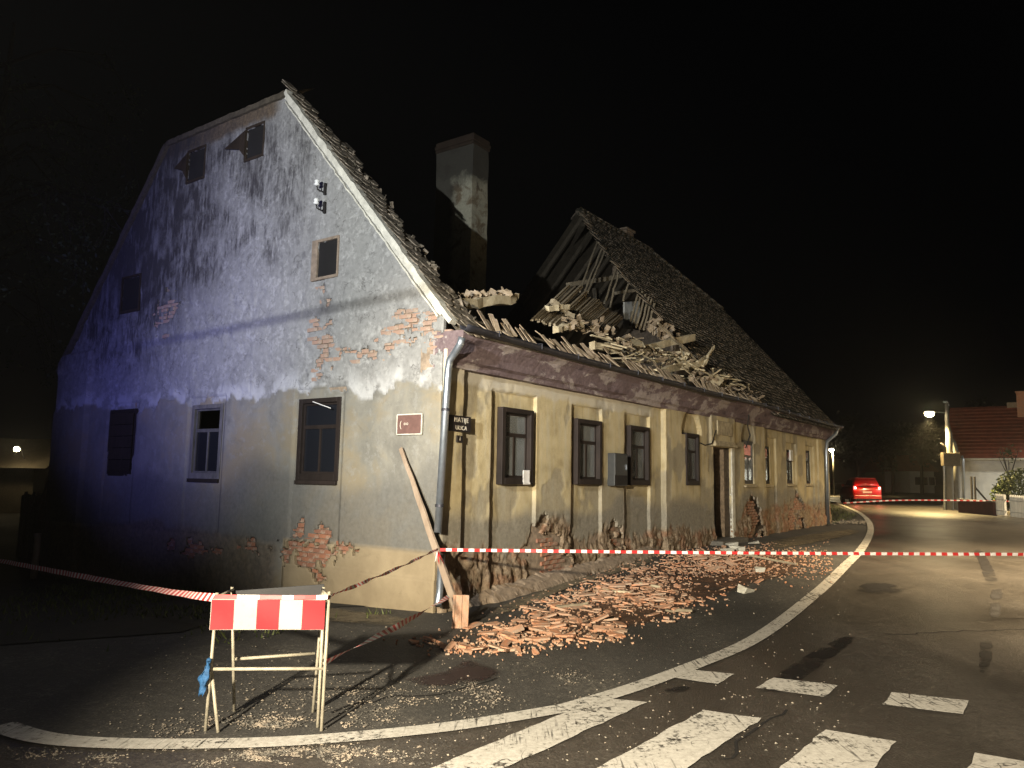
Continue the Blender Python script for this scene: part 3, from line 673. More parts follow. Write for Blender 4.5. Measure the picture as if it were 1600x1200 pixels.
plaster('gable_wall', S, Zs, g_keep, g_disp, g_to3, M['gable'], {
    'old': g_old,
    'white': lambda s, z: g_old(s, z) * sst(0.46, 0.52, fbm(s * 3.1, z * 4, 4, 93)) * sst(0.42, 0.08, z - g_bound(s)) * 0.85,
    'damp': lambda s, z: sst(0.25, -0.25, z - 1.75 - 1.3 * (fbm(s * 0.55, z * .5, 4, 94) - 0.5)) * (z > 0.7),
    'plinth': lambda s, z: sst(0.80, 0.77, z) * (s < 3.25),
    'brown': lambda s, z: np.maximum(sst(0.46, 0.30, ZCLIP - z + 0.16 * (fbm(s * 5, z * 5, 3, 95) - 0.3)) * sst(3.85, 4.2, s), g_rough(s, z) * 0.7),
    'dark': g_streak,
    'soot': lambda s, z: np.maximum.reduce([0.9 * blob(s, z, 4.62, 7.3, 0.28, 0.5), 0.9 * blob(s, z, 6.5, 7.2, 0.4, 0.7), 0.6 * blob(s, z, 2.52, 4.6, 0.16, 0.35), 0.75 * blob(s, z, 8.6, 5.0, 0.6, 0.5), 0.85 * blob(s, z, 8.8, 6.6, 1.3, 1.6), 0.55 * blob(s, z, 6.8, 6.6, 1.2, 1.2), 1.25 * sst(4.2, 8.0, s) * sst(4.2, 5.8, z)]) * fbm(s * 9, z * 2, 4, 96) * 1.4}, 0.05, lambda s, z: s > -99)  # soot stains, with light falloff towards the upper left painted in
plaster('gable_masonry', coarse(0.05, WID, [x for w in GW + AW for x in w[:2]], 0.25), coarse(-0.7, ZCLIP - 0.03, [1.76, 3.01, 5.03, 5.62, 7.54, 8.12, 5.15, 5.84], 0.25),
        lambda s, z: (z < gtop(s) + 0.1) & ~np.any([inrect(s, z, w) for w in GW + AW], axis=0), lambda s, z: 0 * s - 0.05, lambda s, z, d: np.stack([-d, s, np.minimum(z, gtop(s) - 0.04)], -1), M['mortar'], {}, 0.12, None, smooth=False, back=True)
# other two walls
mb = MB(); mb.bx((0.3, WID - 0.4, -0.7), (LEN, WID, 3.9)); mb.build('back_wall', M['mortar'], house)
mb = MB(); prof = [(0.05, -0.4), (WID, -0.4), (WID, 3.9), (7.6, ZCLIP - .05), (3.7, ZCLIP - .05), (0.05, 4.1)]
mb.raw([(LEN - 0.4, a, b) for a, b in prof] + [(LEN, a, b) for a, b in prof], [tuple(range(5, -1, -1)), tuple(range(6, 12))] + [(i, (i + 1) % 6, 6 + (i + 1) % 6, 6 + i) for i in range(6)]); mb.build('far_gable', M['mortar'], house)
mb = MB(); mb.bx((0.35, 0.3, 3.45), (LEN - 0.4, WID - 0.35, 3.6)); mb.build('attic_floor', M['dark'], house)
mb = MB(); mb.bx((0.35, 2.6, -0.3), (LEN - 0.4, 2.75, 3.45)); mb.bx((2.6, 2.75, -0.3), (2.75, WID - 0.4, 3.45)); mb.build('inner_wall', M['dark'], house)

# ---- bricks where the plaster has fallen
bm_ = MB(); bm_.box((0, 0, 0), (0.245, 0.05, 0.062), jit=0.003); brick0 = bm_.build('brick', M['brick'], house, bevel=0.006)
bm2 = MB(); bm2.box((0, 0, 0), (0.12, 0.05, 0.062), jit=0.003); brick1 = bm2.build('brick', M['brick'], house, bevel=0.006)
M['brickdust'] = mk_brick('dusty_brick', (0.36, 0.23, 0.165), (0.30, 0.22, 0.17)); nb = 0; bm3 = MB(); bm3.box((0, 0, 0), (0.245, 0.05, 0.062), jit=0.003); brick2 = bm3.build('brick', M['brickdust'], house, bevel=0.006); brick2.location = (0.06, 0.5, 3.95); brick2.rotation_euler = (0, 0, math.pi / 2)
def lay(hole, lo, hi, zlo, zhi, front, limit):
    global nb
    spots = []
    for r_, z in enumerate(np.arange(zlo, zhi, 0.075)):
        s = lo - 0.26 * ((r_ * 0.5) % 1); short = (r_ % 2 == 1)
        while s < hi:
            L = 0.257
            ss = s + np.linspace(0.02, L - 0.02, 7); A, B = np.meshgrid(ss, (z - 0.02, z, z + 0.02)); fr = hole(A, B).mean()
            if fr > 0.12: spots.append((fr, s + L / 2, z))
            s += L
    spots.sort(reverse=True); n0 = nb
    for fr, c, z in spots[:limit]:
        p = (c + rng.normal(0, 0.004), 0.078 + rng.uniform(-0.012, 0.012), z) if front else (0.052 + rng.uniform(-0.012, 0.012), c, z + rng.normal(0, .003))
        if front and RIS[0] < c < RIS[1]: p = (p[0], p[1] - 0.08, p[2])
        copy_to(brick2 if (not front and z > 2) else brick0, house, p, (rng.normal(0, .02), rng.normal(0, .03), (0 if front else math.pi / 2) + rng.normal(0, .02)), (1, 1, 1)); nb += 1
lay(g_hole, 0.0, 9.0, 0.05, 5.3, False, 185)
lay(f_hole, 0.5, 20.0, 0.2, 1.5, True, 110)
brick0.location = (0.055, 2.3, 0.62); brick0.rotation_euler = (0, 0, math.pi / 2); brick1.location = (0.055, 2.6, 0.55); brick1.rotation_euler = (0, 0, math.pi / 2)

# ---- verge moulding along the gable edge
mb = MB()
def vband(v0, v1, off, w, d0, d1, segs, m=mb):
    n = segs; pr = []
    for i in range(n + 1):
        v = v0 + (v1 - v0) * i / n; z = float(gtop(v)); t = np.array([0, v1 - v0, float(gtop(v1) - gtop(v0))]); t /= np.linalg.norm(t); nn = np.array([0, -t[2], t[1]])
        if nn[2] < 0: nn = -nn
        c = np.array([0, v, z]); jz = rng.normal(0, 0.006)
        for dd, ww in ((d0, off), (d1, off), (d1, off - w), (d0, off - w)): pr.append(c + nn * (ww + jz) + np.array([-dd + rng.normal(0, .003), 0, 0]))
    F = []
    for i in range(n):
        for j in range(4): F.append((i * 4 + j, i * 4 + (j + 1) % 4, i * 4 + 4 + (j + 1) % 4, i * 4 + 4 + j))
    F += [(0, 1, 2, 3), (4 * n + 3, 4 * n + 2, 4 * n + 1, 4 * n)]
    m.raw(pr, F)
vband(-0.20, 3.74, 0.03, 0.075, -0.05, 0.085, 60); vband(-0.05, 3.70, -0.045, 0.05, -0.05, 0.05, 60); vband(-0.02, 3.68, -0.13, 0.025, -0.05, 0.03, 60)
mb.build('verge_moulding', M['verge'], house)
mb = MB(); vband(3.76, 7.6, 0.03, 0.1, -0.05, 0.05, 40, mb); vband(7.58, 11.45, 0.03, 0.12, -0.05, 0.06, 40, mb); mb.build('verge_moulding', M['rafter'], house)

# ---- cornice under the eaves, gutter, downpipes
def profile_run(name, prof, u0, u1, n, mat, noise=0.0, parent=house):
    V = []; F = []; k = len(prof)
    for i in range(n + 1):
        u = u0 + (u1 - u0) * i / n
        for j, (v, z) in enumerate(prof):
            q = noise * (fbm(u * 2.2, z * 4 + j, 4, 101) - 0.5); V.append((u, v + q, z + q * 0.6))
    for i in range(n):
        for j in range(k - 1): F.append((i * k + j, i * k + j + 1, i * k + k + j + 1, i * k + k + j))
    F += [tuple(range(k)), tuple(n * k + j for j in reversed(range(k)))]
    return MB().raw(V, F).build(name, mat, parent)
profile_run('cornice', [(0.2, 3.36), (-0.135, 3.36), (-0.15, 3.43), (-0.20, 3.47), (-0.22, 3.57), (-0.29, 3.70), (-0.36, 3.77), (-0.37, 3.86), (0.2, 3.88)], 0.02, LEN - 0.05, 260, M['cornice'], 0.035)
def gut_z(u): return 3.90 - 0.03 * math.sin(u * 0.4) - 0.035 * math.exp(-((u - 10) / 2.5) ** 2)
mb = MB(); V = []; F = []; n = 110; k = 9
for i in range(n + 1):
    u = -0.12 + (LEN + 0.45) * i / n
    for j in range(k):
        a = math.pi + math.pi * j / (k - 1); V.append((u, -0.47 + 0.075 * math.cos(a), gut_z(u) + 0.075 * math.sin(a)))
for i in range(n):
    for j in range(k - 1): F.append((i * k + j, i * k + j + 1, i * k + k + j + 1, i * k + k + j))
mb.raw(V, F); gut = mb.build('gutter', M['gutter'], house, smooth=True)
sol = gut.modifiers.new('thick', 'SOLIDIFY'); sol.thickness = 0.008
mb = MB()
for i in range(20):
    u = 0.6 + i * 1.12; mb = MB(); mb.beam((u, -0.37, gut_z(u) + 0.03), (u, -0.56, gut_z(u) + 0.02), 0.02, 0.008); mb.beam((u, -0.552, gut_z(u) + 0.02), (u, -0.552, gut_z(u) - 0.06), 0.02, 0.008, up=(1, 0, 0)); mb.build('gutter_bracket', M['gutter'], gut)
p_top = PF(722, 527, -0.45); a1 = PF(721, 537, -0.44); a2 = PF(703, 562, -0.19); a3 = PF(700, 580, -0.16); a4 = PF(684, 832, -0.16)
dp = MB().tube([p_top, a1 + np.array([0, 0.02, 0]), (a1 * .55 + a2 * .45), a2, a3, a4], 0.052, 14); pipe = dp.build('downpipe', M['zinc'], house, smooth=True)
b1 = PF(690, 866, -0.14); b2 = PF(687, 925, -0.14); b3 = PF(684, 945, -0.22)
MB().tube([b1, b2, b3], 0.05, 14).build('pipe_foot', M['zinc'], pipe, smooth=True)
for py in (640, 790):
    c = PF(700 + (py - 580) * -0.0635, py, -0.16); MB().lathe(c - np.array([0, 0, 0.02]), [(0.054, 0), (0.06, 0.002), (0.06, 0.038), (0.054, 0.04)], 14).build('pipe_clip', M['gutter'], pipe)
MB().tube([PF(1310, 666, -0.45), PF(1306, 678, -0.4), PF(1292, 690, -0.14), PF(1291, 705, -0.12), PF(1294, 822, -0.12)], 0.06, 12).build('downpipe', M['zinc'], house, smooth=True)

# ---- windows
def window(r, plane, casing, kind, curtain, prot=0.10):
    """plane 'f' street or 'g' gable; r = opening; returns the casing mesh, its panes and bars as children"""
    a, b, z0, z1 = r
    def P(s, d, z): return (s, -d, z) if plane == 'f' else (-d, s, z)
    base = float(f_off(np.array([(a + b) / 2]), np.array([(z0 + z1) / 2]))[0]) if plane == 'f' else -0.02
    mb = MB(); w = 0.075
    f0, f1 = base - 0.12, base + prot
    mb.bx(P(a - w * .6, f0, z0 - w * .5), P(a + w * .55, f1, z1 + w * .5)); mb.bx(P(b - w * .55, f0, z0 - w * .5), P(b + w * .6, f1, z1 + w * .5))
    mb.bx(P(a + w * .55, f0, z1 - w * .5), P(b - w * .55, f1, z1 + w * .5)); mb.bx(P(a + w * .55, f0, z0 - w * .5), P(b - w * .55, f1 + 0.002, z0 + w * .9))
    win = mb.build('window', casing, house, bevel=0.006)
    ia, ib, iz0, iz1 = a + w * .55, b - w * .55, z0 + w * .9, z1 - w * .5
    zt = iz0 + (iz1 - iz0) * 0.66; g = base - 0.05 if prot < 0.05 else base + 0.005; t = 0.022; m = (ia + ib) / 2
    sm = MB(); s_ = 0.035
    for x0, x1, y0, y1 in ((ia, ia + s_, iz0, iz1), (ib - s_, ib, iz0, iz1), (ia + s_, ib - s_, iz0, iz0 + s_), (ia + s_, ib - s_, iz1 - s_, iz1), (ia + s_, ib - s_, zt - 0.03, zt + 0.03)):
        sm.bx(P(x0, g - t, y0), P(x1, g + t, y1))
    sm.build('sash', casing, win)
    MB().bx(P(m - 0.02, g - t * .9, iz0 + s_), P(m + 0.02, g + t * .9, zt - 0.03)).build('mullion', M['paper'] if kind == 'pale' else casing, win)
    for x0, x1, y0, y1 in ((ia + s_, m - .02, iz0 + s_, zt - .03), (m + .02, ib - s_, iz0 + s_, zt - .03), (ia + s_, ib - s_, zt + .03, iz1 - s_)):
        if kind == 'broken' and y0 > zt: continue
        MB().bx(P(x0, g - 0.003, y0), P(x1, g + 0.003, y1)).build('pane', M['glass'] if plane == 'f' else M['darkglass'], win)
    if curtain:
        n = 26; V = []
        for i in range(n + 1):
            s = ia - 0.02 + (ib - ia + 0.04) * i / n; d = g - 0.045 + 0.012 * math.sin(i * 1.7) + 0.006 * math.sin(i * 0.9)
            V += [P(s, d, iz0 - 0.02), P(s, d, iz1 + 0.02)]
        MB().raw(V, [(2 * i, 2 * i + 2, 2 * i + 3, 2 * i + 1) for i in range(n)]).build('curtain', M['curtain'], win, smooth=True)
    return win
for i, r in enumerate(FW):
    if i < 3: w_ = window(r, 'f', M['frame'], 'plain', True, 0.11)
    elif i == 3: w_ = window(r, 'f', M['frame'], 'plain', True, 0.03)
    else: w_ = window(r, 'f', M['frame'] if i != 4 else M['greyframe'], 'plain', i in (4, 5), -0.04)
    if i >= 4: MB().bx((r[0] - 0.08, -float(f_off(np.array([r[0] + .2]), np.array([2.2]))[0]) - 0.07, r[2] - 0.09), (r[1] + 0.08, 0.05, r[2] - 0.035)).build('sill', M['stucco'], w_, bevel=0.008)
# head boards of the three box windows are part of their casing; white square on the seventh window
w3 = window(GW[0], 'g', M['frame'], 'plain', False, 0.02)
w2 = window(GW[1], 'g', M['greyframe'], 'broken', False, 0.02)
w1 = window(GW[2], 'g', M['frame'], 'plain', False, 0.0)
for w_, r in ((w3, GW[0]), (w2, GW[1])): MB().bx((-0.03, r[0] - 0.03, r[2] - 0.10), (0.03, r[1] + 0.03, r[2] - 0.038)).build('sill', M['frame'], w_, bevel=0.006)
o = MB().beam((-0.045, GW[0][1] - 0.35, GW[0][3] - 0.02), (-0.05, GW[0][0] + 0.12, GW[0][3] - 0.14), 0.012, 0.012).build('loose_strip', M['paper'], w3)
for k in range(5): MB().bx((-0.005, GW[2][0] + 0.05, GW[2][2] + 0.07 + k * 0.235), (0.02, GW[2][1] - 0.05, GW[2][2] + 0.29 + k * 0.235)).build('board', M['doorwood'], w1, bevel=0.004)
for k, r in enumerate(AW):
    mb = MB(); w = 0.05; jl = 0.14 if k == 0 else w
    mb.bx((-0.012, r[1] - 0.0, r[2] - w), (0.10, r[1] + jl, r[3] + w)); mb.bx((-0.008, r[0] - w * .7, r[2] - w), (0.10, r[0], r[3] + w)); mb.bx((-0.01, r[0], r[3]), (0.10, r[1], r[3] + w)); mb.bx((-0.014, r[0], r[2] - w), (0.10, r[1], r[2]))
    mb.build('attic_opening', M['mortar'] if k == 0 else M['doorwood'], house, bevel=0.008)
    MB().bx((0.025, r[0] + 0.004, r[2] + 0.004), (0.5, r[1] - 0.004, r[3] - 0.004)).build('attic_interior', M['dark'], house)  # near-black block filling the opening, standing in for the unlit attic
for k, (r, a0, a1_) in enumerate(((AW[1], 0.62, -0.28), (AW[2], 0.42, -0.30))):        # loose hatch doors hanging out of the two top openings
    mb = MB(); hz = r[3] - 0.02; y0 = r[1]
    mb.raw([(-0.02, y0, hz), (-0.025, y0 + a0, hz - 0.22), (-0.03, y0 + a0 * 0.25, hz - 0.34), (-0.02, y0, hz - 0.50), (-0.045, y0, hz), (-0.05, y0 + a0, hz - 0.22), (-0.055, y0 + a0 * .25, hz - 0.34), (-0.045, y0, hz - 0.50)],
           [(0, 1, 2, 3), (7, 6, 5, 4), (0, 4, 5, 1), (1, 5, 6, 2), (2, 6, 7, 3), (3, 7, 4, 0)]); mb.build('hatch', M['doorwood'], house)

# ---- door with plaster surround
rb = 0.115
mb = MB(); mb.bx((DOOR[0] + 0.02, 0.30, 0.3), (DOOR[0] + 0.60, 0.36, 2.5)); mb.bx((DOOR[0] + 0.66, 0.30, 0.3), (DOOR[1] - 0.02, 0.36, 2.5)); door = mb.build('door', M['doorwood'], house, bevel=0.01)
for x0 in (DOOR[0] + 0.10, DOOR[0] + 0.74):
    for z0, z1 in ((0.5, 1.1), (1.25, 1.85), (1.98, 2.38)): MB().bx((x0, 0.28, z0), (x0 + 0.40, 0.30, z1)).build('panel', M['doorwood'], door, bevel=0.012)
MB().tube([(DOOR[0] + 0.56, 0.30, 1.38), (DOOR[0] + 0.56, 0.25, 1.38), (DOOR[0] + 0.46, 0.25, 1.38)], 0.012, 8).build('handle', M['iron'], door, smooth=True)
MB().bx((DOOR[0] - 0.05, 0.36, 0.2), (DOOR[1] + 0.05, 0.40, 2.7)).build('transom', M['dark'], house)  # dark sheet behind the door leaves, standing in for the unlit hall
mb = MB(); mb.bx((DOOR[0] - 0.16, -rb - 0.13, 2.67), (DOOR[1] + 0.16, 0.1, 2.74)); mb.bx((DOOR[0] - 0.10, -rb - 0.09, 2.74), (DOOR[1] + 0.10, 0.1, 2.80)); lint = mb.build('lintel', M['stucco'], house, bevel=0.01)
mb = MB(); mb.bx((DOOR[1] + 0.0, -rb - 0.03, 0.30), (DOOR[1] + 0.20, -rb + 0.05, 2.66)); mb.build('door_surround', M['verge'], house, bevel=0.01)
mb = MB(); mb.bx((DOOR[0] - 0.3, -rb - 0.32, 0.22), (DOOR[1] + 0.3, 0.3, 0.40)); mb.build('doorstep', M['walk'], house, bevel=0.02)
MB().bx((DOOR[0] + 0.1, -rb - 0.085, 2.95), (DOOR[1] - 0.1, -rb - 0.05, 3.30)).build('overdoor_panel', M['stucco'], lint, bevel=0.01)
mb = MB(); mb.tube([(10.0, -rb - 0.1, 3.05), (9.85, -rb - 0.06, 2.72), (9.5, -rb - 0.02, 2.66), (9.2, -rb - 0.02, 2.70)], 0.014, 6); mb.build('loose_cable', M['iron'], house, smooth=True)
mb = MB(); mb.tube([PF(1170, 648, -0.3), PF(1168, 665, -0.22), PF(1172, 680, -0.2), PF(1165, 700, -0.18)], 0.018, 6); mb.build('loose_cable', M['iron'], house, smooth=True)

# ---- rough plinth ledge along the street foot
V = []; F = []; n = 190; prof = [(0.1, 0.20), (-0.05, 0.17), (-0.12, 0.14), (-0.17, 0.08), (-0.20, 0.02), (-0.24, -0.3)]; k = len(prof)
for i in range(n + 1):
    u = 0.25 + 7.2 * i / n; w_ = toW((u, -0.3, 0)); g = float(height(w_[0], w_[1])); am = sst(0.25, 1.2, u) * sst(7.4, 6.4, u)
    for j, (v, z) in enumerate(prof):
        q = 0.22 * (fbm(u * 4.3, j * 2.7, 5, 121, .65) - 0.5); V.append((u, v * (0.35 + 0.65 * am) + q * (j > 0) * 0.8, g + z * (0.4 + 0.6 * am) + q * 0.8))
for i in range(n):
    for j in range(k - 1): F.append((i * k + j, i * k + j + 1, i * k + k + j + 1, i * k + k + j))
MB().raw(V, F).build('plinth_ledge', M['mortar'], house, smooth=False)

# ---- chimney
UC = 7.0
vr = PG(737, 320, UC)[1]; vl_ = PG(680, 320, UC)[1]; u2 = PF(762, 320, vr)[0]; ztop = PG(737, 208, UC)[2]
def mk_chimney():
    t = NT('chimney_plaster'); o = t.coord(); n = t.noise(o, 2.4, 7, 0.62, 0.5); n2 = t.noise(o, 15, 6, 0.65)
    c = t.ramp(n2, [(0.3, (0.20, 0.19, 0.14)), (0.7, (0.31, 0.30, 0.225))]); c = t.mix(t.ramp(n, [(0.52, 0.0), (0.62, 0.8)]), c, (0.10, 0.065, 0.035))
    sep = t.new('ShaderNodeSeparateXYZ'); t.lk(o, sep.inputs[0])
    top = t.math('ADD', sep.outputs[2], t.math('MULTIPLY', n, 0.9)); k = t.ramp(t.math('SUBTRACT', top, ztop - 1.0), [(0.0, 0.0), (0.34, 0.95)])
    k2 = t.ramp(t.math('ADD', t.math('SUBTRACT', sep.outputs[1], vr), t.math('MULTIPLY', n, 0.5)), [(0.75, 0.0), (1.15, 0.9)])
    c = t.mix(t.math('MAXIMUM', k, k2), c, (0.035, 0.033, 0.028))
    return t.set(c, 0.92, t.bump(n2, 0.4, 0.01), spec=0.1)
M['chimney'] = mk_chimney()
mb = MB(); V = []; F = []
zs = np.linspace(3.4, ztop - 0.28, 24); ring = [(0, 0), (0, .5), (0, 1), (.5, 1), (1, 1), (1, .5), (1, 0), (.5, 0)]
for z in zs:
    for a, b in ring: V.append((UC + (u2 - UC) * a + rng.normal(0, .008), vr + (vl_ - vr) * b + rng.normal(0, .008), z))
for i in range(len(zs) - 1):
    for j in range(8): F.append((i * 8 + j, i * 8 + (j + 1) % 8, i * 8 + 8 + (j + 1) % 8, i * 8 + 8 + j))
F.append(tuple((len(zs) - 1) * 8 + j for j in range(8)))
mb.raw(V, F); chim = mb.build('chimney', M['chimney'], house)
mb = MB()
for dz0, dz1, e in ((-0.29, -0.2, 0.025), (-0.2, -0.1, 0.04), (-0.1, 0.0, 0.02)): mb.bx((UC - e, vr - e, ztop + dz0), (u2 + e, vl_ + e, ztop + dz1 - 0.002))
mb.build('chimney_cap', M['doorwood'], chim, bevel=0.015)

# ---- standing part of the roof
EDGE = [(-0.45, 13.9), (-0.2, 13.3), (0.0, 12.5), (0.14, 11.8), (0.55, 11.25), (1.14, 11.0), (2.0, 11.15), (3.0, 11.2), (4.0, 11.9), (4.75, 12.6), (5.65, 13.45)]
def ubreak(v): return float(np.interp(v, [e[0] for e in EDGE], [e[1] for e in EDGE]))
UEND = 22.25; HV = 3.9
def uend(v): return UEND if v < HV else UEND - (v - HV) * (3.6 / (VM - HV))
sn = np.array([0, -SL, 1.0]); sn /= np.linalg.norm(sn); sd = np.array([0, 1, SL]); sd /= np.linalg.norm(sd)
SLEN = (VM + 0.45) / sd[1]
def onslope(u, s, h=0.0, back=False):
    p = np.array([u, -0.45, Z0 - SL * (0.45 + V0)]) + sd * s + sn * h
    if back: p[1] = 2 * VM - p[1]
    return p
def tile_verts(mb, u, s, back, w=0.178, ln=0.36, lift=0.0, mi=0, sag=0.0):
    a = rng.normal(0, 0.006); t = 0.014; l = lift + rng.uniform(0, 0.01)
    P = []
    for (du, ds, hh) in ((-w / 2, ln, 0.0), (w / 2, ln, 0.0), (w / 2, 0.05, 0.035), (w * 0.25, 0.0, 0.038), (-w * 0.25, 0.0, 0.038), (-w / 2, 0.05, 0.035)):
        P.append(onslope(u + du + a * ds, s + ds, l + hh, back))
    Q = [p - (sn if not back else np.array([0, -sn[1], sn[2]])) * t for p in P]
    mb.raw(P + Q, [(0, 1, 2, 3, 4, 5), (2, 8, 9, 3), (3, 9, 10, 4), (4, 10, 11, 5), (1, 7, 8, 2), (5, 11, 6, 0)], mi)
mb = MB(); mbk = MB(); edge_tiles = []
row = 0; s = 0.0
while s < SLEN - 0.1:
    v = -0.45 + s * sd[1]; u0 = ubreak(v); u1 = uend(v)
    u = math.ceil((u0) / 0.18) * 0.18 + (0.09 if row % 2 else 0)
    while u < u1 - 0.05:
        if u < u0 + 0.2 and rng.random() < 0.55: edge_tiles.append((u, s))
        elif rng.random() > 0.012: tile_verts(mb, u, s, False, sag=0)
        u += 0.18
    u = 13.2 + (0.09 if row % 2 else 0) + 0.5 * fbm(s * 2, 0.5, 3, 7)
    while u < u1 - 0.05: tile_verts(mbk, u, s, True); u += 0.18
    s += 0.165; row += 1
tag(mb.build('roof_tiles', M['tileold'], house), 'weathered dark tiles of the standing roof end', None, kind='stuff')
tag(mbk.build('roof_tiles', M['tileold'], house), 'weathered dark tiles of the rear roof slope', None, kind='stuff')
mb = MB(); k = 26; V = []; F = []
for back in (False, True):
    b = len(V)
    for i in range(k + 1):
        s = SLEN * i / k; v = -0.45 + s * sd[1]; u0 = ubreak(v) + 0.05 if not back else 13.3
        V += [onslope(u0, s, -0.012, back), onslope(uend(v) - 0.03, s, -0.012, back)]
    F += [(b + 2 * i, b + 2 * i + 1, b + 2 * i + 3, b + 2 * i + 2) for i in range(k)]
hz = float(roofz(HV)); b = len(V)
V += [(UEND, HV, hz), (UEND, 2 * VM - HV, hz), (UEND - 3.6, VM, float(roofz(VM)))]; F.append((b, b + 1, b + 2))
mb.raw(V, F).build('roof_deck', M['rafter'], house)
tmp = MB(); tile_verts(tmp, 0, 0, False); org = onslope(0, 0.18)
tile0 = tmp.build('edge_tile', M['tileedge'], house, origin=org)
for i, (u, s) in enumerate(edge_tiles[:70]):
    p = org + np.array([u, 0, 0]) + sd * s
    q = tile0 if i == 0 else copy_to(tile0, house)
    q.location = Vector(p + rng.normal(0, 0.01, 3)); q.rotation_euler = (rng.normal(0, .06), rng.normal(0, .05), rng.normal(0, .12))
mb = MB(); mb.tube([(-0.21, 0, -0.02), (0.21, 0, 0)], [0.12, 0.10], 10); rt0 = mb.build('ridge_tile', M['tileold'], house, smooth=True)
zr = float(roofz(VM))
for i in range(14):
    q = rt0 if i == 0 else copy_to(rt0, house); q.location = (13.5 + i * 0.37, VM, zr + 0.0 + rng.normal(0, .012)); q.rotation_euler = (0, rng.normal(0, .02), 0)
for i in range(11):
    k = i / 11; q = copy_to(rt0, house); q.location = (UEND - 3.6 * (1 - k) , VM - (VM - HV) * k, zr + (hz - zr) * k + 0.03); q.rotation_euler = (0, math.atan2(zr - hz, 4.0), -math.atan2(VM - HV, 3.6))
# small chimney on the far roof
cp = PF(992, 372, VM); mb = MB(); mb.bx((cp[0] - 0.3, VM + 0.2, zr - 1.2), (cp[0] + 0.3, VM + 0.8, cp[2] + 0.3)); mb.bx((cp[0] - 0.36, VM + 0.14, cp[2] + 0.3), (cp[0] + 0.36, VM + 0.86, cp[2] + 0.38)); mb.build('chimney', M['mortar'], house, bevel=0.015)
# ragged tile strip still lying along the gable verge
mb = MB(); s = 0.1
while s < (3.9 + 0.45) / sd[1]:
    w_ = 0.30 + 0.5 * fbm(s * 1.3, 2.2, 4, 9) - 0.15 * (s > 5); u = 0.10 + (0.09 if row % 2 else 0); row += 1
    while u < w_: tile_verts(mb, u, s, False, lift=rng.uniform(0, 0.03)); u += 0.18
    s += 0.15
for k in range(40):
    s = rng.uniform(0.3, 5.3); p = onslope(rng.uniform(0.3, 0.7), s, rng.uniform(0.0, 0.06)); R = Euler((rng.uniform(0, 3), rng.uniform(0, 3), rng.uniform(0, 3))).to_matrix(); mb.box(p, (rng.uniform(.05, .18), rng.uniform(.04, .1), .015), R)
M['vergetile'] = mk_brick('dull_verge_tile', (0.13, 0.112, 0.08), (0.08, 0.068, 0.05), 'island')
tag(mb.build('verge_tiles', M['vergetile'], house), 'ragged strip of broken tiles along the gable edge', kind='stuff')
mb = MB()
for s0, u0 in ((0.3, 0.25), (0.3, 0.55)): mb.beam(onslope(u0, 0.3, -0.09), onslope(u0, 5.6, -0.09), 0.09, 0.11)
mb.build('rafter', M['rafter'], house)
# half-hip roof face behind the clipped gable top
mb = MB(); mb.raw([(0.0, 3.72, ZCLIP + 0.02), (0.0, 7.58, ZCLIP + 0.02), (1.1, 6.9, ZCLIP + 0.75), (1.1, 4.4, ZCLIP + 0.75)], [(0, 1, 2, 3)]); mb.build('half_hip', M['tileold'], house)

# ---- timbers seen in the broken end of the roof
def stick(pa, pb, va, vb, w, h, mat, name='batten', parent=house, **kw):
    mb = MB(); mb.beam(PF(*pa, va), PF(*pb, vb), w, h, jit=0.004, segs=5, wob=0.012, **kw); return mb.build(name, mat, parent)
for pa, pb, va, vb in (((934, 378), (906, 456), 4.4, 3.6), ((941, 388), (913, 458), 4.2, 3.6), ((945, 392), (918, 458), 4.1, 3.5), ((966, 412), (944, 474), 3.5, 3.1), ((969, 414), (953, 480), 3.4, 3.1), ((984, 436), (974, 470), 3.0, 2.8),
                       ((999, 452), (984, 508), 2.6, 2.4), ((1004, 455), (989, 512), 2.5, 2.4), ((1009, 460), (994, 512), 2.4, 2.2), ((1014, 464), (1000, 514), 2.3, 2.1), ((1018, 468), (1006, 515), 2.2, 2.0), ((1023, 474), (1014, 512), 2.1, 1.9)):
    stick(pa, pb, va, vb, 0.05, 0.035, M['oldwood'])
for pa, pb, va, vb in (((911, 350), (868, 418), 5.6, 7.6), ((925, 362), (880, 432), 5.7, 7.4), ((950, 380), (915, 440), 5.9, 7.0)): stick(pa, pb, va, vb, 0.14, 0.16, M['rafter'], 'rafter')
stick((888, 445), (976, 430), 4.6, 4.2, 0.16, 0.14, M['oldwood'], 'collar_beam'); stick((962, 458), (1002, 452), 3.8, 3.6, 0.09, 0.09, M['oldwood'], 'collar_beam')
stick((930, 450), (934, 482), 4.4, 4.4, 0.15, 0.15, M['rafter'], 'post')
for i in range(9):                                             # rafter pairs inside the standing roof
    u = 13.6 + i * 0.95; mb = MB(); mb.beam(onslope(u, 0.4, -0.1), onslope(u, SLEN - 0.05, -0.1), 0.10, 0.13); mb.build('rafter', M['rafter'], house)
    mb = MB(); mb.beam(onslope(u, 0.4, -0.1, True), onslope(u, SLEN - 0.05, -0.1, True), 0.10, 0.13); mb.build('rafter', M['rafter'], house)
q = [PF(976, 472, 3.2), PF(1000, 470, 3.2), PF(998, 516, 2.9), PF(976, 512, 2.9)]; mb = MB(); mb.raw([*q, *[p + np.array([0, 0.05, 0]) for p in q]], [(0, 1, 2, 3), (7, 6, 5, 4), (0, 4, 5, 1), (1, 5, 6, 2), (2, 6, 7, 3), (3, 7, 4, 0)])
mb.build('attic_panel', M['curtain'], house)
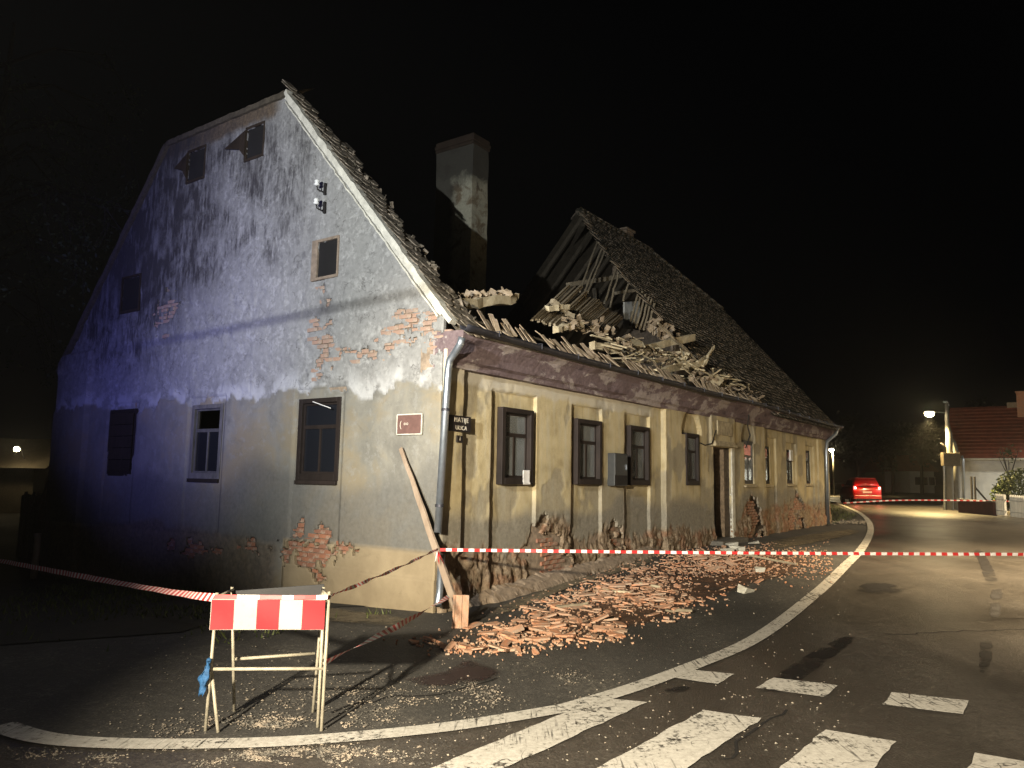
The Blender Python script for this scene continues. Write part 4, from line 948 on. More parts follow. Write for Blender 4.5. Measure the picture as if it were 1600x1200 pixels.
# clods of tile and clay clinging under the break
mb = MB()
for i in range(170):
    px = rng.normal(1048, 13); py = rng.normal(508, 12)
    if py < 470 + (px - 1000) * 0.75 + 8: continue
    p = PF(px, py, rng.uniform(1.2, 1.7)); R = Euler(tuple(rng.uniform(0, 3, 3))).to_matrix(); mb.box(p, (rng.uniform(.1, .3), rng.uniform(.06, .16), rng.uniform(.02, .05)), R, jit=0.01)
tag(mb.build('tile_clods', M['tileedge'], house), 'clump of tiles and clay hanging under the break', kind='stuff')

# ---- surviving bottom courses of tile along the eaves
tl = MB(); tl.box((0, 0, 0), (0.088, 0.42, 0.018), jit=0.004); et0 = tl.build('eave_tile', M['tileedge'], house, bevel=0.004)
ang = math.atan(SL); first = True
u = 0.55
while u < 13.6:
    gap = (1.95 < u < 2.25) or (2.75 < u < 2.95) or (4.72 < u < 5.1) or (8.3 < u < 8.6)
    pres = 0.9 if u < 9 else 0.72
    for rowi in (0, 1):
        if gap or rng.random() > pres * (1.0 if rowi == 0 else 0.3): continue
        c = et0 if first else copy_to(et0, house); first = False
        loose = rng.random() < (0.25 if u < 9 else 0.5)
        p = onslope(u + (0.05 if rowi else 0), 0.36 + rowi * 0.16, 0.06 + rng.uniform(0, .03))
        c.location = Vector(p); c.rotation_euler = (ang + rng.normal(0, .05) + (rng.uniform(-.5, .25) if loose else 0), rng.normal(0, .10), rng.normal(0, .06) + (rng.uniform(-.6, .6) if loose else 0))
    u += 0.128
for s0 in (0.14, 0.32, 0.52):
    mb = MB(); mb.beam(onslope(0.3, s0, 0.02), onslope(11.0, s0, 0.02), 0.04, 0.03, segs=12, wob=0.01); mb.build('eave_batten', M['rafter'], house)
mb = MB(); mb.bx((0.3, 0.02, 3.62), (11.6, 0.22, 3.90)); mb.build('wall_plate', M['rafter'], house)

# ================================================================ wreckage lying in the open roof (each piece a thing of its own)
def debris(name, pa, pb, va, vb, w, h, mat, label, cat, group=None, **kw):
    mb = MB(); mb.beam(PF(*pa, va), PF(*pb, vb), w, h, jit=min(kw.pop('jit', 0.012), 0.014), segs=kw.pop('segs', 8), wob=kw.pop('wob', 0.012), **kw); return local_thing(name, mb, mat, label, cat, group)
debris('roof_beam', (717, 474), (800, 467), 0.35, 0.5, 0.16, 0.15, M['newwood'], 'thick pale hewn beam lying just behind the gable corner', 'beam', jit=0.02)
debris('roof_beam', (798, 466), (810, 461), 0.5, 0.55, 0.12, 0.14, M['newwood'], 'short splintered orange stub at the end of the thick pale beam', 'beam', taper=0.35)
debris('roof_beam', (868, 515), (908, 507), 0.6, 0.7, 0.13, 0.12, M['newwood'], 'short broad pale beam end below the fallen lath panel', 'beam', jit=0.03)
debris('roof_beam', (1000, 546), (1082, 527), 0.75, 0.75, 0.16, 0.16, M['newwood'], 'longest pale split beam resting against the standing roof edge', 'beam', jit=0.03, taper=1.15)
debris('roof_beam', (1022, 582), (1100, 566), 0.3, 0.4, 0.14, 0.15, M['newwood'], 'pale curved beam below the longest split beam', 'beam', jit=0.03, wob=0.03)
debris('roof_beam', (925, 540), (965, 545), 0.6, 0.6, 0.14, 0.16, M['newwood'], 'pale broken beam piece with orange end above the tile course', 'beam', jit=0.03)
debris('roof_beam', (965, 530), (1030, 556), 0.7, 0.6, 0.07, 0.07, M['oldwood'], 'thin grey rafter crossing under the longest split beam', 'beam')
debris('roof_beam', (862, 470), (896, 495), 0.9, 0.75, 0.07, 0.09, M['oldwood'], 'dark square rafter lying over the fallen lath panel', 'beam')
debris('roof_beam', (855, 482), (888, 480), 0.8, 0.8, 0.08, 0.10, M['newwood'], 'small pale block on the lower edge of the lath panel', 'beam')
debris('roof_beam', (1098, 572), (1116, 541), 0.25, 0.25, 0.075, 0.07, M['newwood'], 'pale stick jutting up steeply beside the standing roof', 'beam', taper=0.6)
debris('roof_beam', (1090, 566), (1111, 553), 0.3, 0.3, 0.06, 0.06, M['newwood'], 'pale forked stick low beside the steep jutting stick', 'beam', taper=0.6)
debris('roof_beam', (1028, 505), (1094, 570), 0.6, 0.45, 0.05, 0.05, M['oldwood'], 'long thin grey rod slanting across the split beam', 'beam')
# fallen lath panel
root = empty('lath_panel', toW(PF(900, 520, 0.9)), HROT); o0 = PF(900, 520, 0.9)
tag(root, 'fallen panel of close-set grey roof laths lying in the collapse', 'lath panel')
A0, B0 = np.array([858., 484.]), np.array([960., 512.])
for i in range(34):
    t = i / 33; c = A0 + (B0 - A0) * t; hl = 29 if t < 0.55 else 28 - 26 * (t - .55); ext = rng.uniform(0.8, 1.0) + (0.5 if t < 0.35 else 0.0) * rng.random()
    pa = c + np.array([-0.9, 0.55]) * hl * rng.uniform(.85, 1.05); pb = c + np.array([0.85, -1.05]) * hl * ext
    mb = MB(); mb.beam(PF(pa[0], pa[1], 0.75) - o0, PF(pb[0], pb[1], 1.7) - o0, 0.05, 0.03, jit=0.004); mb.build('lath', M['oldwood'], root)
for off in (-0.3, 0.35):
    pa = A0 + np.array([-0.9, .6]) * 21 * off; pb = B0 + np.array([-0.9, .6]) * 18 * off
    mb = MB(); mb.beam(PF(pa[0], pa[1], 1.25 - off * .45) - o0 - np.array([0, 0, .08]), PF(pb[0], pb[1], 1.25 - off * .45) - o0 - np.array([0, 0, .08]), 0.08, 0.10); mb.build('rafter', M['rafter'], root)
mb = MB()
V = []; 
for t in np.linspace(0, 1, 9):
    c = A0 + (B0 - A0) * t; pa = c + np.array([-0.9, 0.55]) * 20; pb = c + np.array([0.85, -1.05]) * 17; V += [PF(*pa, 0.8) - o0 - np.array([0, 0, .04]), PF(*pb, 1.65) - o0 - np.array([0, 0, .04])]
mb.raw(V, [(2 * i, 2 * i + 1, 2 * i + 3, 2 * i + 2) for i in range(8)]).build('felt', M['tileedge'], root)
# loose splinters, tile pieces and clay over the wreck
def scatter(n, box_px, vrange, fn):
    for i in range(n):
        px = rng.uniform(box_px[0], box_px[2]); k = (px - box_px[0]) / (box_px[2] - box_px[0]); py = box_px[1] + (box_px[3] - box_px[1]) * k + rng.normal(0, box_px[4])
        fn(PF(px, py, rng.uniform(*vrange)))
mbw = MB(); mbt = MB()
def spl(p): 
    a = rng.uniform(0, 6.28); L = rng.uniform(.2, 1.1); d = np.array([math.cos(a) * L, math.sin(a) * L * .4, rng.normal(0, .16) * L]); mbw.beam(p - d / 2, p + d / 2, rng.uniform(.025, .06), rng.uniform(.015, .035), jit=.006)
def til(p): mbt.box(p, (rng.uniform(.08, .24), rng.uniform(.05, .13), rng.uniform(.012, .02)), Euler((rng.normal(.4, .5), rng.normal(0, .5), rng.uniform(0, 3))).to_matrix(), jit=.008)
def slab(p): mbw.box(p, (rng.uniform(.25, .6), rng.uniform(.12, .26), rng.uniform(.03, .06)), Euler((rng.normal(.7, .4), rng.normal(0, .5), rng.normal(0, .5))).to_matrix(), jit=.03)
scatter(3, (930, 520, 1080, 560, 6), (.4, .8), slab); scatter(3, (1090, 588, 1170, 605, 4), (.0, .3), slab)
scatter(70, (925, 530, 1090, 575, 9), (0.3, 0.9), spl); scatter(40, (1060, 570, 1180, 612, 6), (0.0, 0.35), spl); scatter(12, (725, 463, 795, 458, 1.5), (0.42, 0.6), til)
scatter(70, (940, 525, 1100, 582, 9), (0.3, 0.9), til); scatter(80, (1080, 590, 1190, 620, 6), (-0.1, 0.3), til); scatter(34, (712, 465, 800, 460, 1.6), (0.42, 0.7), til); scatter(40, (880, 500, 960, 522, 6), (0.6, 0.9), til)
ws = local_thing('wood_splinters', mbw, M['newwood'], 'pale splinters strewn over the collapsed roof', 'splinters'); ws['kind'] = 'stuff'
ts = local_thing('roof_rubble', mbt, M['tileedge'], 'broken tiles and clay heaped in the collapsed roof', 'rubble'); ts['kind'] = 'stuff'
mb = MB()
for i in range(700):
    p = np.array([rng.uniform(0.5, 13), rng.uniform(0.4, 6), 3.62]); p[2] += 0.5 * fbm(p[0] * .7, p[1] * .7, 3, 131) - .1; mb.box(p, (rng.uniform(.1, .5), rng.uniform(.06, .2), rng.uniform(.02, .08)), Euler(tuple(rng.uniform(-.6, .6, 2)) + (rng.uniform(0, 3),)).to_matrix(), jit=.01)
o = local_thing('attic_rubble', mb, M['rafter'], 'dark rubble covering the exposed attic floor', 'rubble'); o['kind'] = 'stuff'

# ================================================================ things fixed to the walls
def text_mesh(name, body, size, mat, parent, loc, rot, spread=1.0):
    c = bpy.data.curves.new(name, 'FONT'); c.body = body; c.size = size; c.extrude = 0.002; c.align_x = 'CENTER'; c.align_y = 'CENTER'; c.space_character = spread
    t = bpy.data.objects.new(name, c); COL.objects.link(t); bpy.context.view_layer.update()
    me = bpy.data.meshes.new_from_object(t); bpy.data.objects.remove(t); me.materials.clear(); me.materials.append(mat)
    o = bpy.data.objects.new(name, me); COL.objects.link(o); o.parent = parent; o.location = loc; o.rotation_euler = rot; return o
FR = (math.pi / 2, 0, 0); GR = (math.pi / 2, 0, -math.pi / 2)
# street name plate on the front corner
q0 = PF(703, 648, -0.085); q1 = PF(732, 676, -0.085); cx, cz_ = (q0[0] + q1[0]) / 2, (q0[2] + q1[2]) / 2; wS, hS = 0.47, q0[2] - q1[2]
mb = MB(); mb.box((0, 0, 0), (wS, 0.02, hS)); s_ = tag(mb.build('street_sign', M['signdark'], bevel=0.004), 'black street name plate with pale lettering beside the downpipe', 'sign')
s_.location = Vector(toW((cx, -0.095, cz_))); s_.rotation_euler = (0, 0, HROT)
text_mesh('lettering', 'MATIJE', 0.095, M['letter'], s_, (0.02, -0.0125, 0.05), FR, 1.15); text_mesh('lettering', 'ULICA', 0.085, M['letter'], s_, (0.02, -0.0125, -0.06), FR, 1.1)
q = PF(717, 686, -0.085); mb = MB(); mb.box((0, 0, 0), (0.13, 0.02, 0.10)); s_ = tag(mb.build('house_number', M['signdark'], bevel=0.004), 'small dark house number plate under the street name plate', 'sign')
s_.location = Vector(toW((q[0], -0.095, q[2]))); s_.rotation_euler = (0, 0, HROT); text_mesh('lettering', '1', 0.08, M['letter'], s_, (0, -0.0125, 0), FR)
mb = MB(); mb.box((0, 0, 0), (0.025, 0.46, 0.27)); s_ = tag(mb.build('wall_plaque', M['signbrown'], bevel=0.003), 'brown plaque with faded script near the gable corner', 'plaque')
s_.location = Vector(toW((-0.03, 0.555, 2.565))); s_.rotation_euler = (0, 0, HROT)
text_mesh('lettering', '( ∘∘ ', 0.13, M['letter'], s_, (-0.0145, 0.08, 0.0), GR)
mbf = MB()
for a, b in (((-0.24, -0.15), (0.24, -0.135)), ((-0.24, 0.135), (0.24, 0.15)), ((-0.245, -0.135), (-0.23, 0.135)), ((0.23, -0.135), (0.245, 0.135))): mbf.bx((-0.016, a[0], a[1]), (0.006, b[0], b[1]))
mbf.build('rim', M['verge'], s_)
# meter box between the second and third window
mb = MB(); mb.box((0, 0, 0), (0.54, 0.16, 0.62)); bx_ = tag(mb.build('meter_box', M['greymetal'], bevel=0.01), 'dark grey metal meter box between two brown windows', 'box')
bx_.location = Vector(toW((5.15, -0.07, 2.01))); bx_.rotation_euler = (0, 0, HROT)
MB().bx((-0.25, -0.088, -0.10), (0.25, -0.08, 0.29)).build('lid', M['greymetal'], bx_, bevel=0.006); MB().bx((-0.25, -0.086, -0.29), (0.25, -0.08, -0.11)).build('lid', M['iron'], bx_, bevel=0.004)
MB().bx((0.18, -0.10, 0.0), (0.21, -0.088, 0.1)).build('latch', M['zinc'], bx_)
# paper notice on the first window
q = PF(822, 746, -0.16); mb = MB(); n = 8; V = []
for i in range(n + 1):
    for j in range(n + 1): x, z = -0.105 + 0.21 * i / n, -0.115 + 0.23 * j / n; V.append((x, -0.006 - 0.02 * ((i / n - .5) ** 2) * rng.uniform(.5, 1.5) - .012 * (j < 2), z))
mb.raw(V, [(i * (n + 1) + j, (i + 1) * (n + 1) + j, (i + 1) * (n + 1) + j + 1, i * (n + 1) + j + 1) for i in range(n) for j in range(n)])
nt = tag(mb.build('paper_notice', M['paper'], smooth=True), 'white paper notice taped to the sill of the nearest street window', 'notice'); nt.location = Vector(toW(PF(822, 746, -0.053))); nt.rotation_euler = (0, 0, HROT)
nt.modifiers.new('thick', 'SOLIDIFY').thickness = 0.002
mb = MB(); mb.box((0, 0, 0), (0.30, 0.05, 0.34)); ab = tag(mb.build('vent_box', M['paper'], bevel=0.01), 'small white box on the second street window from the far end', 'box'); ab.location = Vector(toW((17.25, 0.02, 2.66))); ab.rotation_euler = (0, 0, HROT)
MB().bx((-0.12, -0.03, -0.13), (0.12, -0.024, 0.13)).build('grille', M['verge'], ab)
# two porcelain insulators on iron hooks, with a repaired patch beside them
for px, py, lb in ((508, 294, 'upper porcelain insulator on an iron hook high on the gable'), (507, 323, 'lower porcelain insulator on an iron hook high on the gable')):
    p = PG(px, py, 0); org = np.array([0, p[1], p[2]])
    hk = empty('insulator', toW(org), HROT); tag(hk, lb, 'insulator', 'insulators on the gable')
    MB().tube([(0.05, 0, -0.06), (-0.08, 0, -0.08), (-0.14, 0.02, -0.06), (-0.15, 0.03, 0.02)], 0.012, 8).build('hook', M['iron'], hk, smooth=True)
    MB().lathe((-0.15, 0.03, 0.0), [(0.0, 0.0), (0.035, 0.0), (0.05, 0.02), (0.03, 0.05), (0.045, 0.07), (0.03, 0.10), (0.0, 0.11)], 12).build('porcelain', M['porcelain'], hk, smooth=True)
    MB().bx((-0.03, -0.035, -0.12), (0.03, 0.01, 0.08)).build('plate', M['iron'], hk, bevel=0.006)
    MB().tube([(-0.15, 0.03, 0.08), (-0.12, 0.10, 0.10), (-0.06, 0.14, 0.04), (-0.02, 0.12, -0.04)], 0.005, 6).build('wire', M['iron'], hk)

# ================================================================ prop plank with an upright tile at its foot
g = GP(722, 976); top = toW((-0.07, 0.86, 2.52)); top = toW(PG(626, 700, -0.06))
d = (g - top); d /= np.linalg.norm(d); base = g - d * 0.02
mb = MB(); c0 = (base + top) / 2; mb.beam(base - base, top - base, 0.115, 0.045, up=tuple(-UF), jit=0.003, segs=10, wob=0.006, taper=0.55)
pk = tag(mb.build('plank', M['plank'], bevel=0.004), 'weathered wooden plank leaning on the gable near its corner', 'plank'); pk.location = Vector(base)
b0 = GP(719, 981); root = empty('clay_tile', b0, math.radians(14)); tag(root, 'upright grooved orange clay tile standing at the foot of the plank', 'tile')
mb = MB(); mb.box((0, 0, 0.19), (0.20, 0.022, 0.40), Euler((math.radians(-5), math.radians(2), 0)).to_matrix()); mb.build('tile_body', M['tile'], root, bevel=0.004)
for x in (-0.088, 0.0, 0.085): mb = MB(); mb.box((x, -0.016, 0.19), (0.022, 0.018, 0.395), Euler((math.radians(-5), math.radians(2), 0)).to_matrix()); mb.build('rib', M['tile'], root, bevel=0.004)

# ================================================================ striped barrier
R1, L1 = GP(500, 1140)[:2], GP(321, 1142)[:2]
br = empty('barrier', (*((R1 + L1) / 2), 0)); tag(br, 'portable red and white striped barrier on cream steel legs', 'barrier')
bc = np.array([*((R1 + L1) / 2), 0.0]); ax = np.array([*(R1 - L1), 0.0]); BW = np.linalg.norm(ax); ax /= BW; ay = np.array([-ax[1], ax[0], 0.0])
def BL(x, y, z): return ax * x + ay * y + ZZ * z
def leg(p, q, r=0.0125): return MB().tube([p, q], r, 8).build('leg', M['steelpaint'], br, smooth=True)
hw = BW / 2; BT = 0.96
leg(BL(-hw, 0.0, 0), BL(-hw + 0.01, 0.05, BT)); leg(BL(hw - 0.02, 0.02, 0.01), BL(hw - 0.02, 0.05, BT - 0.03)); leg(BL(hw + 0.015, -0.03, 0), BL(hw + 0.015, 0.06, BT + 0.01))
leg(BL(-hw + 0.10, -0.04, 0), BL(-hw + 0.01, 0.03, 0.40)); 
leg(BL(hw - 0.12, 0.42, 0), BL(hw - 0.07, 0.36, BT)); leg(BL(hw - 0.09, 0.58, 0), BL(hw - 0.09, 0.38, BT - 0.05)); leg(BL(-hw + 0.08, 0.46, 0), BL(-hw + 0.04, 0.34, BT))
def rail(p, q, name='rail', r=0.0125): return MB().tube([p, q], r, 8).build(name, M['steelpaint'], br, smooth=True)
rail(BL(-hw, 0.03, 0.42), BL(hw, 0.03, 0.42)); rail(BL(-hw + 0.06, 0.42, 0.40), BL(hw - 0.14, 0.52, 0.42)); rail(BL(hw - 0.10, 0.46, 0.56), BL(hw, 0.04, 0.45), 'brace'); rail(BL(hw + 0.0, 0.05, BT - .02), BL(hw - 0.08, 0.36, BT - .02), 'brace'); rail(BL(-hw + 0.0, 0.05, BT - .04), BL(-hw + 0.05, 0.34, BT - .02), 'brace')
z0, z1 = 0.705, 0.915; bw = (BW + 0.01) / 5
mb = MB()
MBB = [(-hw - 0.015 + i * bw, -hw - 0.015 + (i + 1) * bw) for i in range(5)]
mb.raw([BL(-hw - .02, 0.012, z0 - .004), BL(hw - 0.01, 0.012, z0 - .004), BL(hw - 0.01, 0.02, z1 + .004), BL(-hw - .02, 0.02, z1 + .004), BL(-hw - .02, 0.03, z0 - .004), BL(hw - .01, 0.03, z0 - .004), BL(hw - .01, 0.038, z1 + .004), BL(-hw - .02, 0.038, z1 + .004)], [(0, 1, 2, 3), (7, 6, 5, 4), (0, 4, 5, 1), (1, 5, 6, 2), (2, 6, 7, 3), (3, 7, 4, 0)])
board = mb.build('board', M['white'], br)
for i, (a, b) in enumerate(MBB):
    n = 6; V = []
    for k in range(n + 1):
        x = a + (b - a) * k / n
        for j in range(5): z = z0 + (z1 - z0) * j / 4; V.append(BL(x, 0.006 - 0.004 * math.sin(x * 9 + j) + (z - z0) * 0.03, z))
    mb = MB(); mb.raw(V, [(k * 5 + j, (k + 1) * 5 + j, (k + 1) * 5 + j + 1, k * 5 + j + 1) for k in range(n) for j in range(4)]); mb.build('stripe', M['red'] if i % 2 == 0 else M['white'], board, smooth=True)
mb = MB(); mb.raw([BL(-hw + 0.06, 0.35, z0 + .04), BL(hw - 0.07, 0.37, z0), BL(hw - 0.07, 0.37, BT + .02), BL(-hw + 0.06, 0.35, BT - 0.03), BL(-hw + 0.06, 0.365, z0 + .04), BL(hw - 0.07, 0.385, z0), BL(hw - 0.07, 0.385, BT + .02), BL(-hw + 0.06, 0.365, BT - 0.03)], [(0, 1, 2, 3), (7, 6, 5, 4), (0, 4, 5, 1), (1, 5, 6, 2), (2, 6, 7, 3), (3, 7, 4, 0)])
mb.build('rear_board', M['black'], br)
# blue rag knotted to the left leg
mb = MB(); V = []; n = 14; p0 = bc + BL(-hw, -0.02, 0.47)
for i in range(n + 1):
    t = i / n; w = 0.014 + 0.036 * math.sin(t * 2.6) ** 2 + 0.008 * math.sin(t * 17)
    for j in range(6):
        a = j / 5 - 0.5; V.append((p0[0] - 0.04 * t + a * w * 1.3 + 0.01 * math.sin(t * 9 + j), p0[1] - 0.012 + 0.02 * math.sin(j * 2.6 + t * 11), p0[2] + 0.03 - t * 0.24 - 0.02 * abs(a)))
mb.raw(V, [(i * 6 + j, i * 6 + j + 1, i * 6 + 7 + j, i * 6 + 6 + j) for i in range(n) for j in range(5)]); mb.lathe(p0 + np.array([0.0, 0.0, 0.02]), [(0.005, -0.02), (0.017, -0.012), (0.018, 0.008), (0.008, 0.02)], 7)
rag = mb.build('blue_rag', M['bluerag'], None, True, p0); rag.location = Vector(p0); rag.modifiers.new('thick', 'SOLIDIFY').thickness = 0.003; tag(rag, 'blue rag knotted to the left leg of the barrier', 'rag')

# ================================================================ red and white barrier tape, each run one thing with its stripes as faces
def tape(pts, label, w=0.07, period=0.16, twist=None, wav=0.006):
    pts = [np.asarray(p, float) for p in pts]; L = smooth_line3(pts, 24); acc = [0]
    for a, b in zip(L[:-1], L[1:]): acc.append(acc[-1] + np.linalg.norm(b - a))
    n = int(acc[-1] / (period / 4)); S_ = np.linspace(0, acc[-1], n + 1); A = np.array(L); Q = np.stack([np.interp(S_, acc, A[:, k]) for k in range(3)], 1)
    V = []; F = []; mi = []; ph = rng.uniform(0, 6)
    for i in range(n + 1):
        t = Q[min(i + 1, n)] - Q[max(i - 1, 0)]; t /= np.linalg.norm(t); up = ZZ - t * t[2]; up /= np.linalg.norm(up); sd_ = np.cross(t, up)
        a = (twist(S_[i] / acc[-1]) if twist else 0.15 * math.sin(S_[i] * 1.3 + ph)); d = up * math.cos(a) + sd_ * math.sin(a)
        c = Q[i] + sd_ * wav * math.sin(S_[i] * 7 + ph); V += [c - d * w / 2, c + d * w / 2]
    for i in range(n): F.append((2 * i, 2 * i + 2, 2 * i + 3, 2 * i + 1)); mi.append(int(S_[i] / (period / 2) + .25) % 2)
    mb = MB(); mb.raw(V, F); mb.m = mi; org = Q[0]
    o = mb.build('barrier_tape', [M['tapered'], M['tapewhite']], None, False, org); o.location = Vector(org); return tag(o, label, 'tape', 'runs of red and white barrier tape')
def smooth_line3(pts, n):
    out = []
    for i in range(len(pts) - 1):
        p0, p1, p2, p3 = pts[max(i - 1, 0)], pts[i], pts[i + 1], pts[min(i + 2, len(pts) - 1)]
        for k in range(n):
            t = k / n; out.append(0.5 * ((2 * p1) + (p2 - p0) * t + (2 * p0 - 5 * p1 + 4 * p2 - p3) * t * t + (3 * p1 - p0 - 3 * p2 + p3) * t ** 3))
    out.append(pts[-1]); return out
bl = bc + BL(-hw, 0.03, 0.925); brr = bc + BL(hw + 0.01, 0.02, 0.935); brl = bc + BL(hw + 0.015, 0.0, 0.47)
tape([bl, PD(250, 922, 7.2), PD(120, 899, 9.6), PD(0, 876, 12.2), PD(-90, 858, 14.5)], 'sagging tape running off to the dark left from the barrier', twist=lambda t: 0.5 + 0.5 * math.sin(t * 9), w=0.062, period=0.125)
tape([bl + np.array([0, -0.01, 0.01]), bc + BL(0, 0.005, 0.935), brr], 'taut tape along the top edge of the striped barrier board', w=0.03, period=0.3)
pk_hi = PD(684, 858, 10.25); pk_lo = PD(702, 932, 9.85)
tape([brr, (brr + pk_hi) / 2 - ZZ * 0.015, pk_hi], 'upper twisted tape slanting from barrier to plank', w=0.03, twist=lambda t: 0.9 * math.sin(t * 25), period=0.11)
tape([brl, (brl + pk_lo) / 2 - ZZ * 0.02, pk_lo], 'lower tape slanting from barrier leg to plank foot', w=0.055, twist=lambda t: 0.4 + t * 5, period=0.14)
tape([PD(688, 859, 10.2), PD(1100, 863.5, 10.3), PD(1560, 866, 10.4), PD(1720, 866, 10.5)], 'long level tape stretched across the road from plank to the right', w=0.040, period=0.147, twist=lambda t: 0.25 * math.sin(t * 30))
tape([PD(1318, 786, 36), PD(1420, 781.5, 36), PD(1600, 783.5, 36), PD(1700, 786, 36)], 'distant tape across the road in front of the red car', w=0.055, period=0.30)
mb = MB(); kn = PD(684, 862, 10.18)
for k in range(4): mb.tube([kn, kn + np.array([rng.normal(0, .05), -0.02, -rng.uniform(.06, .2)])], [0.012, 0.004], 6, mi=k % 2)
o = mb.build('tape_knot', [M['tapered'], M['tapewhite']], None, True, kn); o.location = Vector(kn); tag(o, 'knot of tape ends tied round the leaning plank', 'tape')

# ================================================================ fallen roof tiles in front of the house
CORE = [(622, 1008), (700, 990), (770, 968), (850, 935), (905, 905), (1000, 880), (1100, 855), (1200, 850), (1285, 862), (1290, 885), (1180, 915), (1100, 945), (1080, 965), (1000, 985), (935, 1008), (850, 1022), (700, 1020)]
def dens(px, py):
    if not inpoly(px, py, CORE): return 0.0
    return 0.06 + 3.0 * max(0, float(fbm(px * 0.018, py * 0.06, 4, 141)) - 0.46) + 0.9 * math.exp(-(((px - 960) / 90) ** 2 + ((py - 930) / 22) ** 2)) + 0.7 * math.exp(-(((px - 870) / 90) ** 2 + ((py - 985) / 20) ** 2)) + 0.6 * math.exp(-(((px - 1120) / 70) ** 2 + ((py - 885) / 16) ** 2))
spots = []
while len(spots) < 620:
    px, py = rng.uniform(610, 1300), rng.uniform(845, 1030)
    # even over the ground rather than over the picture
    if rng.random() < dens(px, py) * ((py - 757) / 270) ** -1.0 * 0.35: spots.append((px, py))
def frag(seed):
    r2 = np.random.default_rng(seed); L, W = r2.uniform(.5, 1), r2.uniform(.5, 1); k = 6; V = []
    for i in range(k): a = 2 * math.pi * i / k + r2.normal(0, .2); V.append((math.cos(a) * L * r2.uniform(.75, 1.1), math.sin(a) * W * r2.uniform(.6, 1)))
    return V
protos = []
for sd_i in range(7):
    P2 = frag(sd_i) if sd_i > 1 else [(-1, -.55), (1, -.55), (1, .4), (.6, .55), (-.6, .55), (-1, .4)]
    k = len(P2); mb = MB(); arch = 0.0
    mb.raw([(x * .11, y * .085, 0.0) for x, y in P2] + [(x * .11, y * .085, 0.017) for x, y in P2], [tuple(range(k - 1, -1, -1)), tuple(range(k, 2 * k))] + [(i, (i + 1) % k, k + (i + 1) % k, k + i) for i in range(k)])
    protos.append(mb)
plist = []; LB = 'broken orange roof tile among the rubble in front of the house'
def pile(px, py): return 0.018 * max(0, dens(px, py) - 0.5)
spots_s = sorted(spots, key=lambda s: -s[1]); used_proto = {}
for i, (px, py) in enumerate(spots_s[:256]):
    k = int(rng.integers(0, 7)); P = GP(px, py); sc = rng.uniform(0.4, 1.1) if k > 1 else rng.uniform(0.7, 1.35)
    if k not in used_proto: o = protos[k].build('fallen_tile', M['tile']); used_proto[k] = o
    else: o = copy_to(used_proto[k])
    o.location = (P[0], P[1], P[2] + 0.008 + rng.uniform(0, 1) * pile(px, py)); o.rotation_euler = (rng.normal(0, .13), rng.normal(0, .13), rng.uniform(0, 6.28)); o.scale = (sc, sc * rng.uniform(.7, 1.2), rng.uniform(.8, 1.6)); tag(o, LB, 'tile', 'fallen roof tiles')
for i in range(40):                                            # heaps of nearly whole tiles
    hx, hy, wx, wy = ((958, 928, 34, 6), (880, 985, 40, 8), (1105, 880, 30, 5))[i % 3 if i < 30 else 0]; P = GP(rng.normal(hx, wx), rng.normal(hy, wy)); o = copy_to(used_proto[i % 2] if (i % 2) in used_proto else list(used_proto.values())[0])
    o.location = (P[0], P[1], P[2] + .012 + abs(rng.normal(0, .025))); o.rotation_euler = (rng.normal(0, .22), rng.normal(0, .18), rng.normal(.25, .5)); k = rng.uniform(.9, 1.3); o.scale = (k, k * rng.uniform(.75, 1.1), 1.4); tag(o, LB, 'tile', 'fallen roof tiles')
mb = MB()
def put(mb, k, P, sc, tilt, zz):
    src = protos[k]; R = Euler((rng.normal(0, tilt), rng.normal(0, tilt), rng.uniform(0, 6.28))).to_matrix()
    mb.raw([np.array(R @ Vector((v[0] * sc, v[1] * sc, v[2]))) + P + ZZ * zz for v in src.v], src.f)
for px, py in spots_s[256:]: put(mb, int(rng.integers(0, 7)), GP(px, py), rng.uniform(.35, .95), .16, 0.008 + rng.uniform(0, 1.2) * pile(px, py))
for i in range(700):
    put(mb, int(rng.integers(2, 7)), GP(rng.uniform(1060, 1300), rng.normal(880, 14)), rng.uniform(.1, .45), .3, 0.005)
for i in range(3200):
    px, py = spots[int(rng.integers(0, len(spots)))]; put(mb, int(rng.integers(2, 7)), GP(px + rng.normal(0, 22), py + rng.normal(0, 6)), rng.uniform(.08, .32), .4, 0.004)
tag(mb.build('tile_rubble', M['tilebit']), 'scattered broken tile crumbs in front of the house', 'rubble', kind='stuff')
def mk_dust():
    t = NT('brick_dust'); o_ = t.coord(); n = t.math('MULTIPLY', t.noise(o_, 2.2, 9, 0.72), t.attr('edge'))
    return t.set(t.ramp(t.noise(o_, 20, 6, .7), [(.35, (.085, .05, .033)), (.7, (.19, .11, .07))]), .95, t.bump(t.noise(o_, 40, 5, .7), .6, .01), alpha=t.ramp(n, [(.28, 0.0), (.55, .9)]), spec=.1)
M['dust'] = mk_dust(); _patch_mat = M['tar']; M['tar'] = M['dust']
dp_ = stain_or_shadow([(640, 1012), (760, 975), (900, 918), (1000, 885), (1150, 855), (1280, 865), (1290, 885), (1160, 925), (1040, 975), (930, 1005), (800, 1022)], 'brick_dust'); dp_.parent = None; dp_.location.z = 0.002; tag(dp_, 'reddish brick dust spread under the fallen tiles', 'dust', kind='stuff'); M['tar'] = _patch_mat
M['sand'] = None
